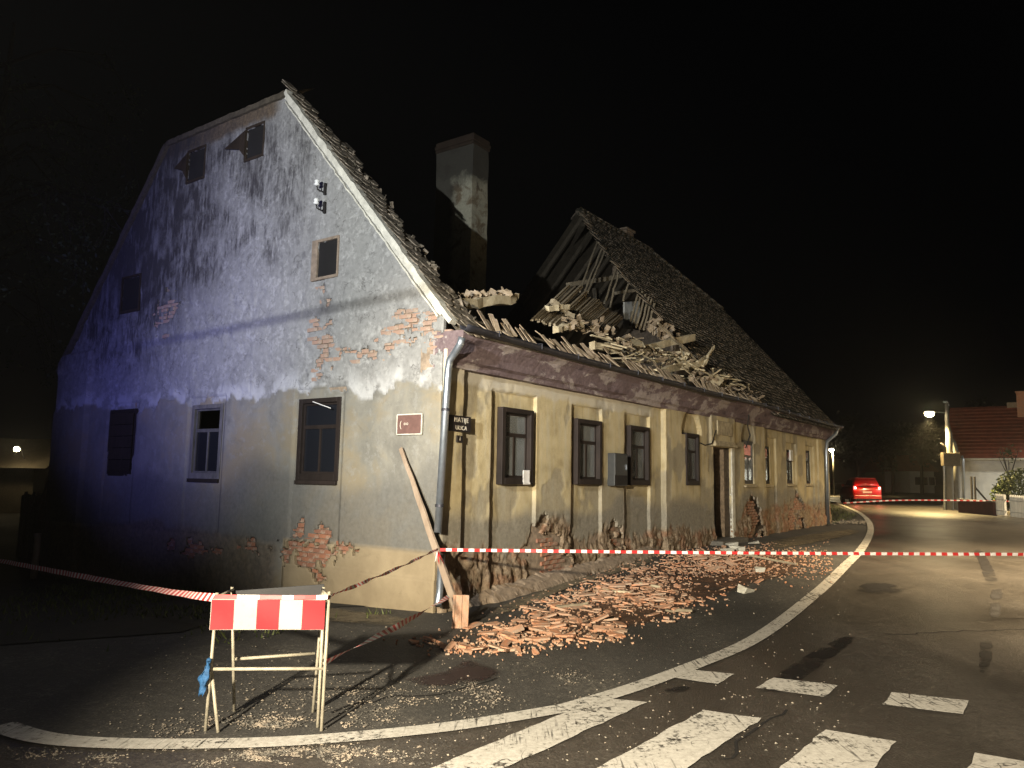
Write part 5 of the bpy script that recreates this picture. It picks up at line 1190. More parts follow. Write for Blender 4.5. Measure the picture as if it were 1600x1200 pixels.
def mk_sand():
    t = NT('pale_dirt'); o_ = t.coord(); n = t.math('MULTIPLY', t.noise(o_, 3.2, 9, 0.72), t.attr('edge'))
    return t.set(t.ramp(t.noise(o_, 20, 6, .7), [(.35, (.12, .10, .07)), (.7, (.26, .22, .15))]), .95, t.bump(t.noise(o_, 40, 5, .7), .6, .01), alpha=t.ramp(n, [(.26, 0.0), (.5, .9)]), spec=.1)
M['tar'] = mk_sand()
for k_, pp in enumerate(([(735, 962), (800, 938), (880, 910), (960, 888), (1035, 868), (1040, 874), (960, 898), (880, 922), (800, 952), (745, 974)], [(1180, 850), (1240, 838), (1330, 826), (1350, 832), (1300, 845), (1200, 862)], [(470, 945), (560, 955), (660, 972), (640, 985), (520, 975), (440, 960)])):
    dp_ = stain_or_shadow(pp, 'pale_dirt'); dp_.parent = None; dp_.location.z = 0.006; tag(dp_, ('pale dirt along the foot of the street wall', 'pale dirt on the pavement past the doorway', 'pale dirt at the foot of the gable corner')[k_], 'dirt', kind='stuff')
M['tar'] = _patch_mat
# a few long pieces of lath in the rubble
for i, (pa, pb, lb) in enumerate((((938, 925), (985, 932), 'pale lath on top of the main tile heap'), ((870, 952), (918, 948), 'grey lath below the main tile heap'), ((1155, 868), (1235, 884), 'longest lath lying in the far rubble near the doorway'), ((1040, 958), (1082, 960), 'pale lath at the road side of the rubble'), ((1000, 915), (1030, 922), 'short lath right of the main tile heap'), ((1232, 884), (1246, 885), 'short yellow lath at the far end of the rubble'))):
    a, b = GP(*pa) + ZZ * 0.04, GP(*pb) + ZZ * 0.05; mb = MB(); mb.beam(a - a, b - a, 0.05, 0.03, jit=.005, segs=4, wob=.006); o = tag(mb.build('fallen_lath', M['newwood'] if i % 2 == 0 else M['oldwood']), lb, 'lath', 'laths in the rubble'); o.location = Vector(a)
# plaster lumps by the doorway
for i, (px, py) in enumerate(((1108, 846), (1143, 853), (1150, 858), (1157, 861), (1136, 862), (1178, 850), (1187, 894), (1165, 925))):
    P = GP(px, py); mb = MB(); mb.box((0, 0, 0.03), (rng.uniform(.15, .32), rng.uniform(.12, .2), rng.uniform(.06, .1)), jit=0.03); o = tag(mb.build('plaster_lump', M['verge'], bevel=0.012), 'pale lump of fallen plaster near the house doorway', 'plaster', 'plaster lumps by the door'); o.location = Vector(P); o.rotation_euler = (rng.normal(0, .1), rng.normal(0, .1), rng.uniform(0, 6))

# ================================================================ gravel and grit
ico = [(0, 0, 1), (.9, 0, .3), (.28, .85, .3), (-.72, .53, .3), (-.72, -.53, .3), (.28, -.85, .3), (0, 0, -.4)]; icf = [(0, 1, 2), (0, 2, 3), (0, 3, 4), (0, 4, 5), (0, 5, 1), (6, 2, 1), (6, 3, 2), (6, 4, 3), (6, 5, 4), (6, 1, 5)]
def stones(mb, P, r): 
    a = rng.uniform(0, 6.28); ca, sa = math.cos(a), math.sin(a); sx, sy, sz = r * rng.uniform(.7, 1.3), r * rng.uniform(.6, 1.1), r * rng.uniform(.4, .8)
    mb.raw([(P[0] + ca * x * sx - sa * y * sy, P[1] + sa * x * sx + ca * y * sy, P[2] + z * sz) for x, y, z in ico], icf)
mb = MB(); cnt = 0
GR = [(640, 1095, 190, 26), (430, 1140, 130, 12), (250, 1186, 190, 14), (480, 1186, 120, 12), (800, 1065, 90, 12)]
while cnt < 4600:
    k = GR[int(rng.integers(0, len(GR)))]; px, py = rng.normal(k[0], k[2] * .6), rng.normal(k[1], k[3] * .8)
    if fbm(px * .012, py * .04, 5, 151) > rng.uniform(0.40, 0.62): stones(mb, GP(px, py) + ZZ * 0.005, rng.uniform(.004, .012) if rng.random() < .9 else rng.uniform(.012, .022)); cnt += 1
tag(mb.build('gravel', M['stone']), 'patches of pale loose gravel round the barrier', 'gravel', kind='stuff')
mb = MB()
for i in range(1500):
    px, py = rng.uniform(150, 1330), rng.uniform(850, 1190)
    if py < 1000 - (px - 100) * .12 and px < 640: continue
    P = GP(px, py)
    if toL(P)[1] > -0.2 and toL(P)[0] > -0.2: continue
    stones(mb, P + ZZ * 0.006, rng.uniform(.004, .012) * (1 if rng.random() < .93 else 1.8) * (0.7 + P[1] * .05))
tag(mb.build('stone_chips', M['chip']), 'pale stone and plaster chips scattered over the asphalt', 'chips', kind='stuff')
mb = MB()
for i in range(260):
    l = toW((rng.uniform(1250, 1450) * 0, 0, 0)); px, py = rng.uniform(1296, 1352), rng.normal(817, 1.5); stones(mb, GP(px, py) + ZZ * .02, rng.uniform(.02, .06))
tag(mb.build('verge_stones', M['chip']), 'pale stones edging the grass verge', 'stones', kind='stuff')

# ================================================================ street lamps
M['lampglow'] = emissive('lamp_glow', (1.0, 0.80, 0.46), 140.0)
def street_lamp(name, head, foot_xy, arm_from, label, watts, rad, pole=True):
    z0 = float(height(foot_xy[0], foot_xy[1])); root = empty(name, (foot_xy[0], foot_xy[1], z0)); tag(root, label, 'street lamp', 'lit street lamps'); o = np.array([foot_xy[0], foot_xy[1], z0])
    h = np.asarray(head, float) - o; t = np.asarray(arm_from, float) - o
    if pole: MB().tube([(0, 0, -0.1), (0, 0, t[2] + 0.1)], [0.09, 0.05], 12).build('pole', M['concrete'], root, smooth=True)
    dirv = (h - t); dl = np.linalg.norm(dirv); dirv /= dl
    MB().tube([t, t + dirv * dl * 0.6, h - dirv * 0.35], 0.03, 8).build('arm', M['zinc'], root, smooth=True)
    mb = MB(); mb.beam(h - dirv * 0.40, h + dirv * 0.28, 0.26, 0.10, taper=0.7); hd = mb.build('lamp_head', M['greymetal'], root, bevel=0.02)
    MB().lathe(h - ZZ * 0.05, [(0.0, -0.24), (0.12, -0.21), (0.20, -0.12), (0.22, -0.02), (0.20, 0.0), (0.0, 0.0)], 16).build('lamp_glass', M['lampglow'], hd, smooth=True)
    l = bpy.data.lights.new(name + '_light', 'SPOT'); lo = bpy.data.objects.new(name + '_light', l); COL.objects.link(lo); l.energy = watts; l.color = (1.0, 0.72, 0.30); l.shadow_soft_size = rad; l.spot_size = math.radians(128); l.spot_blend = 0.6; lo.parent = root; lo.location = Vector(h - ZZ * 0.32)
    return root
D1 = 41.0
polefoot = GP(1483, 797); D1 = polefoot[1]; ph = PD(1479, 632, D1); lh = PD(1452, 643, D1)
street_lamp('street_lamp', lh, (PD(1480, 780, D1)[0], D1), PD(1479, 645, D1), 'lit street lamp on an arm of the concrete pole beside the white house', 9000, 0.12, pole=False)
l2 = PD(1299, 701, 74); street_lamp('street_lamp', l2, (PD(1303, 760, 74)[0] , 74.0), PD(1304, 700, 74), 'far street lamp glowing beside the house downpipe', 4200, 0.12)
# utility pole pair with service box
pr = empty('utility_pole', polefoot); tag(pr, 'double concrete utility pole with brown service box by the pavement', 'pole'); o = np.asarray(polefoot)
def at(px, py, dD=0.0): return PD(px, py, D1 + dD) - o
MB().tube([at(1484, 800), at(1483, 712), at(1483, 680), at(1480, 660), at(1479, 630)], [0.20, 0.18, 0.16, 0.10, 0.09], 12).build('shaft', M['concrete'], pr, smooth=True)
MB().tube([at(1494, 800, .4), at(1494, 712, .4), at(1490, 692, .3), at(1484, 682, .2)], [0.18, 0.16, 0.13, 0.08], 12).build('shaft', M['concrete'], pr, smooth=True)
mb = MB(); mb.bx(at(1475, 728, -.35), at(1495, 708, -.05)); mb.build('service_box', M['rafter'], pr, bevel=0.02)
for px in (1475, 1505): MB().tube([at(px + 1, 800), at(px, 720), at(px - 2, 712)], 0.06, 8).build('riser_pipe', M['zinc'], pr, smooth=True)
MB().tube([at(1474, 628), at(1479, 628), at(1482, 634)], 0.06, 8).build('bracket', M['zinc'], pr, smooth=True); MB().tube([at(1470, 693), at(1476, 697), at(1477, 708)], 0.05, 8).build('bracket', M['iron'], pr, smooth=True)
MB().beam(at(1466, 711), at(1480, 710), 0.08, 0.08).build('crossbar', M['iron'], pr)

# ================================================================ white house across the street
def mk_redroof():
    t = NT('red_tile_roof'); o_ = t.coord(); b = t.new('ShaderNodeTexBrick'); t.lk(t.mapv(o_, (1, 1, 1)), b.inputs[0]); w = t.noise(o_, 3, 5)
    c = t.ramp(w, [(0.3, (0.15, 0.045, 0.03)), (0.7, (0.25, 0.075, 0.045))]); return t.set(c, 0.85, t.bump(t.noise(t.mapv(o_, (1, 8, 8)), 4, 4), .3, .02), spec=.2)
M['redroof'] = mk_redroof()
DH = 47.0
hl = PD(1492, 780, DH); hr = PD(1640, 790, DH - 2.8); hd_ = hr - hl; hd_[2] = 0; HL = np.linalg.norm(hd_) + 6; hd_ /= np.linalg.norm(hd_); hn = np.array([-hd_[1], hd_[0], 0])
hz0 = float(height(hl[0], hl[1])); ez = PD(1500, 708, DH)[2] - hz0; rz_ = PD(1500, 639, DH + 3)[2] - hz0
wh = empty('white_house', (hl[0], hl[1], hz0), math.atan2(hd_[1], hd_[0])); tag(wh, 'white rendered house with a dark red tiled roof across the street', 'house')
WD = 6.5
mb = MB(); mb.bx((0, 0, -0.5), (HL, WD, ez)); mb.raw([(0, 0, ez), (0, WD, ez), (0, WD / 2, rz_ - .1), (HL, 0, ez), (HL, WD, ez), (HL, WD / 2, rz_ - .1)], [(0, 1, 2), (5, 4, 3)]); mb.build('wall', M['whitewall'], wh)
rf = MB(); e = 0.45; zq = ez - (rz_ - ez) * e / (WD / 2)
rows = 15
for i in range(rows):
    a, b = i / rows, (i + 1) / rows
    for sgn in (0, 1):
        y0, y1 = -e + (WD / 2 + e) * a, -e + (WD / 2 + e) * b; 
        if sgn: y0, y1 = WD - y0, WD - y1
        za, zb = zq + (rz_ - zq) * a + .10, zq + (rz_ - zq) * b + .05
        rf.raw([(-.4, y0, za), (HL + .4, y0, za), (HL + .4, y1, zb), (-.4, y1, zb), (-.4, y0, za - .09), (HL + .4, y0, za - .09), (HL + .4, y1, zb - .09), (-.4, y1, zb - .09)], [(0, 1, 2, 3), (0, 4, 5, 1), (0, 3, 7, 4), (1, 5, 6, 2)])
roof_w = rf.build('roof', M['redroof'], wh)
def px_of(P): d = np.asarray(P) - EYE; return 800 + FPX * (d @ CR) / (d @ _f)
cxp = min(np.arange(0, 14, .1), key=lambda t: abs(px_of(hl + hd_ * t + hn * (WD / 2 - .55) + ZZ * 6) - 1598))
mb = MB(); mb.bx((cxp - .3, WD / 2 - .9, rz_ - 1.0), (cxp + .4, WD / 2 - .2, rz_ + .75)); mb.bx((cxp - .36, WD / 2 - .96, rz_ + .75), (cxp + .46, WD / 2 - .14, rz_ + .85)); mb.build('chimney', M['tile'], roof_w, bevel=.02)
MB().tube([(-.5, -e - .06, zq + .02), (HL + .5, -e - .06, zq + .02)], 0.07, 8).build('gutter', M['verge'], wh)
cx2 = min(np.arange(0, 14, .1), key=lambda t: abs(px_of(hl + hd_ * t + hn * (WD / 2 - .25) + ZZ * 6) - 1585)); MB().bx((cx2 - .35, WD / 2 - .4, rz_ - .1), (cx2 + .3, WD / 2 - .1, rz_ + .22)).build('roof_vent', M['tileedge'], roof_w)
# low red wall, picket fence and shrubs in front of it
a, b = GP(1500, 801), GP(1556, 806); mb = MB(); mb.beam((0, 0, 0.30), (b - a) + ZZ * 0.30, 0.18, 0.62); M['wallred'] = simple('dark_red_wall', (0.06, 0.022, 0.02), .9, .3, 6, .2); lw = tag(mb.build('garden_wall', M['wallred'], bevel=.015), 'low dark red garden wall behind the utility pole', 'wall'); lw.location = Vector(a)
mb = MB(); mb.beam((0, 0, 0.64), (b - a) + ZZ * 0.64, 0.26, 0.06); mb.build('coping', M['concrete'], lw, bevel=.01)
for lab, x0, x1, y0, y1 in (('pale picket fence panel between the low wall and the round bush', 1558, 1574, 806, 808), ('white picket fence panel at the right edge of the picture', 1580, 1640, 809, 816)):
    a, b = GP(x0, y0), GP(x1, y1); fr = tag(empty('picket_fence', a), lab, 'fence'); d = b - a; n = int(np.linalg.norm(d) / .13)
    for zz in (0.25, 0.75): MB().beam((0, 0, zz), d + ZZ * zz, 0.03, 0.05).build('fence_rail', M['whitewall'], fr)
    for i in range(n): p = d * i / n; MB().raw([p + np.array(q) for q in ((-.045, -.035, .05), (.045, -.035, .05), (.045, -.035, .95), (0, -.035, 1.02), (-.045, -.035, .95), (-.045, -.02, .05), (.045, -.02, .05), (.045, -.02, .95), (0, -.02, 1.02), (-.045, -.02, .95))], [(0, 1, 2, 3, 4), (9, 8, 7, 6, 5), (0, 5, 6, 1), (1, 6, 7, 2), (2, 7, 8, 3), (3, 8, 9, 4), (4, 9, 5, 0)]).build('picket', M['whitewall'], fr)
def foliage(c, rad, n, size, hollow=0.55, seed=0):
    mb = MB()
    for i in range(n):
        d = rng.normal(0, 1, 3); d /= np.linalg.norm(d); r_ = rng.uniform(hollow, 1.0) * (0.75 + 0.5 * float(fbm(d[0] * 2 + 5, d[1] * 2 + d[2] * 2, 3, 161 + seed)))
        p = np.asarray(c) + d * np.asarray(rad) * r_; a = rng.normal(0, 1, 3); a /= np.linalg.norm(a); b = np.cross(a, rng.normal(0, 1, 3)); b /= np.linalg.norm(b); s = size * rng.uniform(.6, 1.3)
        mb.raw([p - a * s, p + b * s * .45, p + a * s, p - b * s * .45], [(0, 1, 2, 3)])
    return mb
def shrub(name, px, py, rad, n, size, mat, label, cat='bush'):
    P = GP(px, py); rt = tag(empty(name, P), label, cat); foliage((0, 0, rad[2] * .95), rad, n, size).build('crown', mat, rt)
    mb = MB()
    for k in range(4): mb.tube([(0, 0, -.05), (rng.normal(0, .15), rng.normal(0, .15), rad[2]), (rng.normal(0, .3), rng.normal(0, .3), rad[2] * 1.5)], [.04, .025, .01], 6)
    mb.build('trunk', M['bark'], rt)
shrub('round_bush', 1592, 802, (0.95, 0.9, 1.15), 2600, .085, M['leafdark'], 'round dark clipped bush in front of the white house')
shrub('loose_bush', 1567, 801, (0.45, 0.45, 0.8), 700, .09, M['leaf'], 'loose light green bush beside the round dark bush')
# thin bare shrub and two leaning stakes against the white wall
P = GP(1586, 800) + np.array([0.6, 1.2, 0]); rt = tag(empty('young_tree', P), 'thin sparse young tree above the round dark bush', 'tree'); mb = MB()
for k in range(7): a = rng.uniform(0, 6.28); mb.tube([(0, 0, 0.0), (0.05 * math.cos(a), 0.05 * math.sin(a), 1.8), (0.5 * math.cos(a), .5 * math.sin(a), 3.1 + rng.normal(0, .25))], [.04, .03, .008], 6)
mb.build('trunk', M['bark'], rt); foliage((0, 0, 3.0), (.75, .6, .55), 160, .07, .2).build('crown', M['leafdark'], rt)
for px, lb in ((1520, 'left of two dark stakes before the white wall'), (1525, 'right of two dark stakes before the white wall')):
    P = GP(px, 799); o = tag(MB().beam((0, 0, 0), (0.02, 0, 1.75), .1, .06).build('garden_stake', M['iron']), lb, 'stake', 'stakes before the white wall'); o.location = Vector(P)
P = GP(1526, 799); o = tag(MB().beam((0, 0, 1.2), (.75, 0, .3), .08, .06).build('leaning_board', M['iron']), 'dark board leaning from the stakes before the white wall', 'board'); o.location = Vector(P)

# ================================================================ red hatchback driving away
M['carred'] = NT('car_paint').set((0.40, 0.014, 0.012), 0.28, spec=0.6); M['carred'].node_tree.nodes['Principled BSDF'].inputs['Coat Weight'].default_value = 0.6
M['carglass'] = NT('car_glass').set((0.012, 0.012, 0.014), 0.08, spec=0.6); M['tyre'] = simple('tyre', (0.015, 0.015, 0.016), .85, .2, 20, .2)
M['taillight'] = emissive('tail_light', (1.0, 0.10, 0.07), 2.6); M['brake'] = emissive('lamp_core', (1.0, 0.72, 0.55), 16.0); M['plate'] = simple('number_plate', (.7, .55, .45), .4, .05, 20, 0)
cl = GP(1329, 789); crr = GP(1379, 790); cm = (cl + crr) / 2; cm[1] = 45.0; cm = PD(1356, 788, 46.5); cm[2] = float(height(cm[0], cm[1])) + .006
cs = 1.70 / 1.76
car = empty('red_car', cm, math.radians(-11)); car.scale = (1, 1, 1.12); tag(car, 'red hatchback with lit tail lights on the road beyond the house', 'car')
def loft(sec, name, mat, parent, smooth=True, bev=0.0):
    """sections: list of (y, [(x,z)...]) mirrored, lofted front to back"""
    mb = MB(); V = []; k = len(sec[0][1])
    for y, pr_ in sec:
        for x, z in pr_: V.append((x * cs, y * cs, z * cs))
    F = []
    for i in range(len(sec) - 1):
        for j in range(k): F.append((i * k + j, i * k + (j + 1) % k, i * k + k + (j + 1) % k, i * k + k + j))
    F += [tuple(range(k - 1, -1, -1)), tuple((len(sec) - 1) * k + j for j in range(k))]
    return mb.raw(V, F).build(name, mat, parent, smooth, None, bev)
def sect(w, z0, z1, r=.12): return [(-w + r, z0), (w - r, z0), (w, z0 + r), (w, (z0 + z1) / 2), (w - .02, z1 - r), (w - r * 1.3, z1), (-w + r * 1.3, z1), (-w + .02, z1 - r), (-w, (z0 + z1) / 2), (-w, z0 + r)]
body = loft([(0.0, sect(.76, .34, .86)), (0.10, sect(.85, .26, .98)), (0.8, sect(.88, .24, 1.0)), (2.6, sect(.88, .24, .98)), (3.4, sect(.86, .24, .86)), (4.0, sect(.78, .28, .72))], 'body', M['carred'], car)
cab = [(0.10, [(-.72, .95), (.72, .95), (.70, 1.10), (.66, 1.18), (-.66, 1.18), (-.70, 1.10)]), (0.42, [(-.74, .95), (.74, .95), (.68, 1.30), (.56, 1.43), (-.56, 1.43), (-.68, 1.30)]), (1.6, [(-.76, .95), (.76, .95), (.69, 1.32), (.56, 1.47), (-.56, 1.47), (-.69, 1.32)]), (2.3, [(-.76, .95), (.76, .95), (.70, 1.22), (.58, 1.36), (-.58, 1.36), (-.70, 1.22)]), (2.95, [(-.72, .93), (.72, .93), (.70, .95), (.6, .98), (-.6, .98), (-.70, .95)])]
loft(cab, 'cabin', M['carred'], car)
def quad(pts, nm, mat, par): 
    P_ = [np.array(p) * cs for p in pts]; mb = MB(); n_ = np.cross(P_[1] - P_[0], P_[2] - P_[0]); n_ /= np.linalg.norm(n_); mb.raw([*P_, *[p - n_ * .02 for p in P_]], [(0, 1, 2, 3), (7, 6, 5, 4), (0, 4, 5, 1), (1, 5, 6, 2), (2, 6, 7, 3), (3, 7, 4, 0)]); return mb.build(nm, mat, par)
quad([(-.58, .07, .99), (.58, .07, .99), (.54, .38, 1.38), (-.54, .38, 1.38)], 'rear_window', M['carglass'], car)
for s in (-1, 1): quad([(s * .775, .5, 1.0), (s * .775, 2.4, 1.0), (s * .70, 1.9, 1.33), (s * .70, .6, 1.30)], 'side_window', M['carglass'], car)
for s in (-1, 1):
    tl_ = quad([(s * .60, -.02, .78), (s * .80, .02, .78), (s * .80, .05, 1.0), (s * .66, .02, 1.0)] if s > 0 else [(s * .80, .02, .78), (s * .60, -.02, .78), (s * .66, .02, 1.0), (s * .80, .05, 1.0)], 'tail_light', M['taillight'], car)
    quad([(s * .70 - .045, -.045, .86), (s * .70 + .045, -.045, .86), (s * .70 + .03, -.04, .95), (s * .70 - .03, -.04, .95)], 'bulb', M['brake'], tl_)
mb = MB(); mb.box((0, .0, .40 * cs), (1.62 * cs, .16, .22), None); mb.build('bumper', M['carred'], car, bevel=.04)
mb = MB(); mb.box((0, -.02, .28 * cs), (1.3 * cs, .12, .10)); mb.build('diffuser', M['tyre'], car, bevel=.02)
quad([(-.26, -.03, .62), (.26, -.03, .62), (.26, -.02, .73), (-.26, -.02, .73)], 'number_plate', M['plate'], car); quad([(-.60, .20, 1.45), (.60, .20, 1.45), (.56, .46, 1.475), (-.56, .46, 1.475)], 'spoiler', M['carred'], car)
for x in (-.76, .76):
    for y in (.72, 3.2):
        mb = MB(); wl = [(.20, -.09), (.28, -.10), (.305, -.07), (.305, .07), (.28, .10), (.20, .09)]; n = 18; V = []
        for r_, w_ in wl:
            for k in range(n): V.append((x * cs + w_, y * cs + r_ * math.cos(6.2832 * k / n), .305 + r_ * math.sin(6.2832 * k / n)))
        mb.raw(V, [(i * n + k, i * n + (k + 1) % n, (i + 1) * n + (k + 1) % n, (i + 1) * n + k) for i in range(5) for k in range(n)]); wo = mb.build('wheel', M['tyre'], car, smooth=True)
        MB().tube([(x * cs - .085, y * cs, .305), (x * cs + .085, y * cs, .305)], .205, 14).build('rim', M['zinc'], wo)
for x in (-.93, .93): MB().box((x * cs, 2.25 * cs, 1.02 * cs), (.16, .10, .13)).build('mirror', M['carred'], car, bevel=.03)
for nm, x, py in (('tail_glow', -.7, 0), ('tail_glow', .7, 0)):
    l = bpy.data.lights.new(nm, 'POINT'); lo = bpy.data.objects.new(nm, l); COL.objects.link(lo); l.energy = 9; l.color = (1, .08, .05); l.shadow_soft_size = .05; lo.parent = car; lo.location = (x * cs, -.18, .9)
for x in (-.6, .6):
    l = bpy.data.lights.new('head_light', 'SPOT'); lo = bpy.data.objects.new('head_light', l); COL.objects.link(lo); l.energy = 500; l.color = (1, .9, .65); l.spot_size = 1.0; l.spot_blend = .6; l.shadow_soft_size = .06; lo.parent = car; lo.location = (x * cs, 4.15 * cs, .65); lo.rotation_euler = (math.radians(86), 0, 0)

# ================================================================ far background: houses and trees in the dark
def far_house(px0, px1, D, eave, ridge, wall, roofm, label):
    a = PD(px0, 760, D); b = PD(px1, 760, D); z = float(height(a[0], a[1])); W_ = b[0] - a[0]; rt = tag(empty('far_house', (a[0], a[1], z)), label, 'house', 'houses down the road')
    MB().bx((0, 0, -.5), (W_, 7, eave)).build('wall', wall, rt)
    mb = MB(); mb.raw([(-.4, -.5, eave - .1), (W_ + .4, -.5, eave - .1), (W_ + .4, 3.5, ridge), (-.4, 3.5, ridge), (-.4, 7.5, eave - .1), (W_ + .4, 7.5, eave - .1)], [(0, 1, 2, 3), (3, 2, 5, 4), (0, 3, 4), (1, 5, 2)]); mb.build('roof', roofm, rt)
    for i in range(3): x = W_ * (i + .6) / 3.4; w_ = MB().bx((x, -.06, 1.0), (x + .9, .05, 2.2)).build('window', M['paper'], rt); MB().bx((x + .08, -.08, 1.08), (x + .82, -.06, 2.12)).build('pane', M['carglass'], w_)
far_house(1422, 1460, 105, 3.0, 5.2, M['whitewall'], M['redroof'], 'faint pinkish house beyond the street lamp')
far_house(1385, 1412, 120, 3.0, 5.6, M['stucco'], M['redroof'], 'dim house behind the red car')
def tree(px, D, hgt, crown, n, label, leafsize=.16, mat='leafnight', cz=None):
    P = PD(px, 760, D); P[2] = float(height(P[0], P[1])); rt = tag(empty('tree', P), label, 'tree', 'dark trees round the scene'); mb = MB()
    mb.tube([(0, 0, -.2), (.1, 0, hgt * .35), (.0, .1, hgt * .6), (.2, 0, hgt * .9)], [.22, .17, .11, .04], 9)
    for k in range(9):
        a = rng.uniform(0, 6.28); z0 = hgt * rng.uniform(.32, .75); L_ = crown[0] * rng.uniform(.6, 1.0); mb.tube([(0, 0, z0), (math.cos(a) * L_ * .5, math.sin(a) * L_ * .5, z0 + hgt * .10), (math.cos(a) * L_, math.sin(a) * L_, z0 + hgt * rng.uniform(.05, .25))], [.08, .05, .015], 6)
    mb.build('trunk', M['bark'], rt); cr_ = MB()
    for k in range(14):
        d = rng.normal(0, 1, 3); d /= np.linalg.norm(d); c = np.array([0, 0, hgt * .68]) + d * np.array(crown) * rng.uniform(.35, .8); f_ = foliage(c, np.array(crown) * rng.uniform(.3, .5), n // 14, leafsize, .15, k); cr_.raw(f_.v, f_.f)
    cr_.build('crown', M[mat], rt); return rt
tree(1395, 84, 8, (3.2, 3, 3), 1800, 'dark tree behind the dim house past the red car', .22)
tree(1340, 100, 10, (4, 4, 4), 1800, 'tall dark tree in line with the road end', .26)
tree(1440, 88, 9, (4, 3, 3), 1800, 'dark tree behind the faint pinkish house', .24)
tree(1530, 75, 9, (3.5, 3, 3.2), 1500, 'dark tree behind the red roof of the white house', .24)

# ---- tall sparse tree at the upper left
tp = toW((-1.0, 16.0, 0)); tp = PD(-75, 800, 17.5); tp[2] = float(height(tp[0], tp[1])); rt = tag(empty('bare_tree', tp), 'tall sparse tree with thin hanging twigs in the upper left dark', 'tree'); mb = MB()
mb.tube([(0, 0, -.2), (.1, 0, 3), (0.0, .1, 6), (.2, 0, 9.5), (.3, 0, 13)], [.28, .24, .19, .12, .04], 10); tips = []
for k in range(26):
    a = rng.uniform(-1.2, 1.6); z0 = rng.uniform(5.5, 12); L_ = rng.uniform(1.2, 3.2) * (1.2 if math.cos(a) > 0 else .8); q = np.array([math.cos(a), math.sin(a) * .7 - .3, 0]); p1 = np.array([0, 0, z0]) + q * L_ * .5 + ZZ * .5; p2 = np.array([0, 0, z0]) + q * L_ + ZZ * rng.uniform(-.6, .4)
    mb.tube([(0, 0, z0), p1, p2], [.06, .035, .012], 6); tips.append(p2)
    for j in range(3):
        p3 = p2 + np.array([rng.normal(.2, .35), rng.normal(0, .3), -rng.uniform(.4, 1.5)]); mb.tube([p2 if j else p1, (p2 + p3) / 2 + rng.normal(0, .08, 3), p3], [.014, .01, .005], 5); tips.append(p3)
mb.build('trunk', M['bark'], rt); cr_ = MB()
for p in tips: f_ = foliage(p, (.5, .4, .45), 26, .055, .1); cr_.raw(f_.v, f_.f)
cr_.build('crown', M['leafdark'], rt)

# ---- far left: outbuilding with a lit lamp, fence, leaning post
q = PD(22, 706, 34); z = float(height(q[0], q[1])); lb = tag(empty('outbuilding', (q[0] - 4.0, q[1] + .6, z)), 'dark outbuilding with a lit wall lamp at the far left', 'building')
MB().bx((-3, 0, -1), (4.6, 5, q[2] - z - .6)).build('wall', M['rafter'], lb)
ez2 = q[2] - z - .6; MB().raw([(-3.3, -.5, ez2 - .1), (5.4, -.5, ez2 - .1), (4.9, 2.5, ez2 + 1.3), (-3.3, 2.5, ez2 + 1.3), (-3.3, 5.4, ez2 - .1), (5.4, 5.4, ez2 - .1)], [(0, 1, 2, 3), (3, 2, 5, 4), (1, 5, 2)]).build('roof', M['rafter'], lb)
lamp = tag(empty('wall_lamp', PD(26, 702, 33.6)), 'small bright lamp over the outbuilding roof at the far left', 'lamp'); MB().lathe((0, 0, 0), [(0.0, -.10), (.10, -.06), (.12, .02), (.05, .10), (0, .11)], 12).build('bulb', M['lampglow'], lamp, smooth=True); MB().tube([(0, 0, .1), (0, .2, .14), (0, .6, -.4)], .02, 6).build('bracket', M['iron'], lamp)
l = bpy.data.lights.new('wall_lamp_light', 'POINT'); lo = bpy.data.objects.new('wall_lamp_light', l); COL.objects.link(lo); l.energy = 5; l.color = (1, .8, .5); l.shadow_soft_size = .1; lo.parent = lamp; lo.location = (0, -.25, -.02)
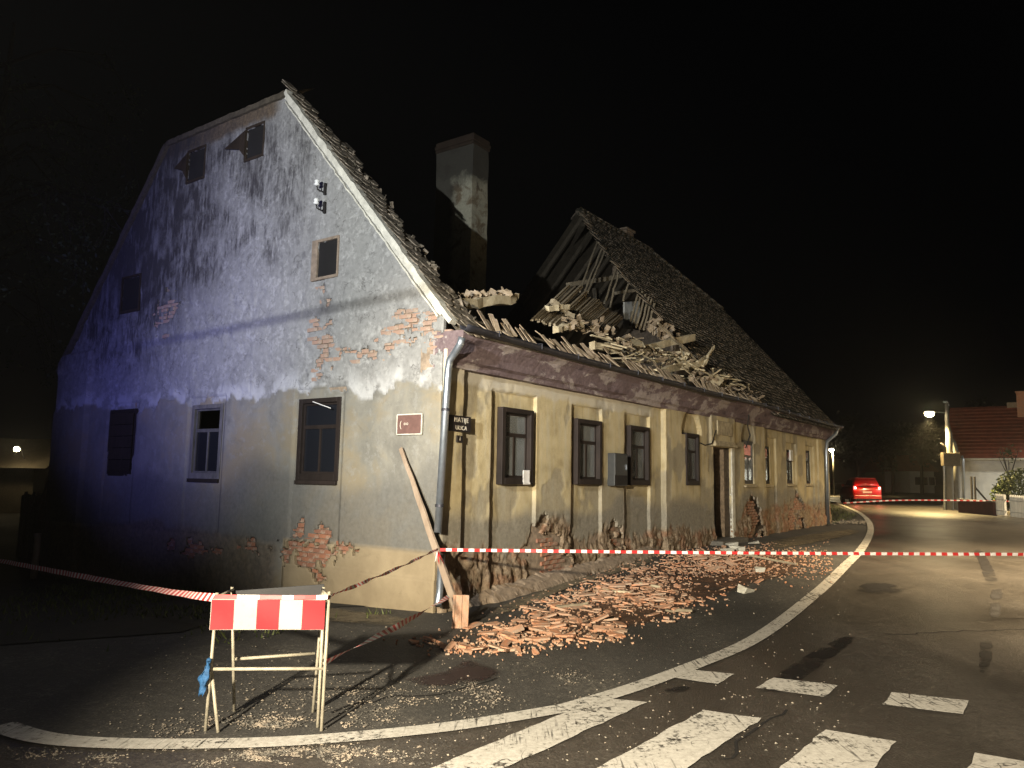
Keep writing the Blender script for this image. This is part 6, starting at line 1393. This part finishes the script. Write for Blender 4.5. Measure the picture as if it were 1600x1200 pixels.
p0 = PG(72, 742, 0.6); p1 = PG(100, 668, .2); o = local_thing('leaning_post', MB().beam(p0 - np.array([0, 0, 1.4]) * np.array([1, 1, 1]) - (p1 - p0) * .9, p1, .12, .10), M['plank'], 'pale post leaning against the far left corner of the gable', 'post')
fr = tag(empty('board_fence', toW((1.0, 11.6, -0.55)), HROT), 'dark board fence running from the left corner of the gable', 'fence')
for i in range(22): MB().bx((-.02, .14 + i * .155, 0), (.01, .28 + i * .155, 1.75 + .05 * math.sin(i * 2.3))).build('board', M['oldwood'], fr)
for i in range(3): MB().bx((.012, .1 + i * 1.6, -.1), (.11, .2 + i * 1.6, 1.7)).build('fence_post', M['rafter'], fr)
for px, py, h_, lb_ in ((52, 905, .95, 'bluish stump of a post in the dark left yard'), (80, 900, .7, 'short dark stake beside the bluish post'), (408, 932, .62, 'thin iron rod standing before the gable wall')):
    P = GP(px, py); o = tag(MB().tube([(0, 0, -.05), (.02, 0, h_ * .5), (0.015, 0, h_)], .07 if px == 52 else .035 if px == 80 else .018, 8).build('yard_post', M['plank'] if px < 100 else M['iron'], None, True), lb_, 'post'); o.location = Vector(P)

# ---- overhead service cable in front of the gable (only its shadow is seen on the wall)
Lq = toW(FLOOD); A_ = toW(PG(100, 560, 0)); B_ = toW(PG(690, 448, 0)); pA = Lq + (A_ - Lq) * .32; pB = Lq + (B_ - Lq) * .32; dd = pB - pA
mb = MB(); Q = [pA - dd * 0.8, pA, (pA + pB) / 2 - ZZ * .01, pB, pB + dd * 1.2]; mb.tube([q - pA for q in Q], .012, 8); o = tag(mb.build('overhead_cable', M['iron'], None, True), 'overhead service cable passing in front of the gable', 'cable'); o.location = Vector(pA)

# ================================================================ damp night air
hz_ = MB(); hz_.bx((-60, -14, -2.0), (75, 140, 16.5)); HZ = NT('night_haze'); HZ.n.remove(HZ.b); vp = HZ.new('ShaderNodeVolumePrincipled'); vp.inputs['Color'].default_value = (0.9, 0.9, 0.88, 1); vp.inputs['Density'].default_value = 0.0014; vp.inputs['Anisotropy'].default_value = 0.82; HZ.lk(vp.outputs[0], HZ.out.inputs['Volume'])
hb = hz_.build('haze', HZ.mat); tag(hb, 'thin damp night haze glowing round the lamps', 'haze', kind='stuff')
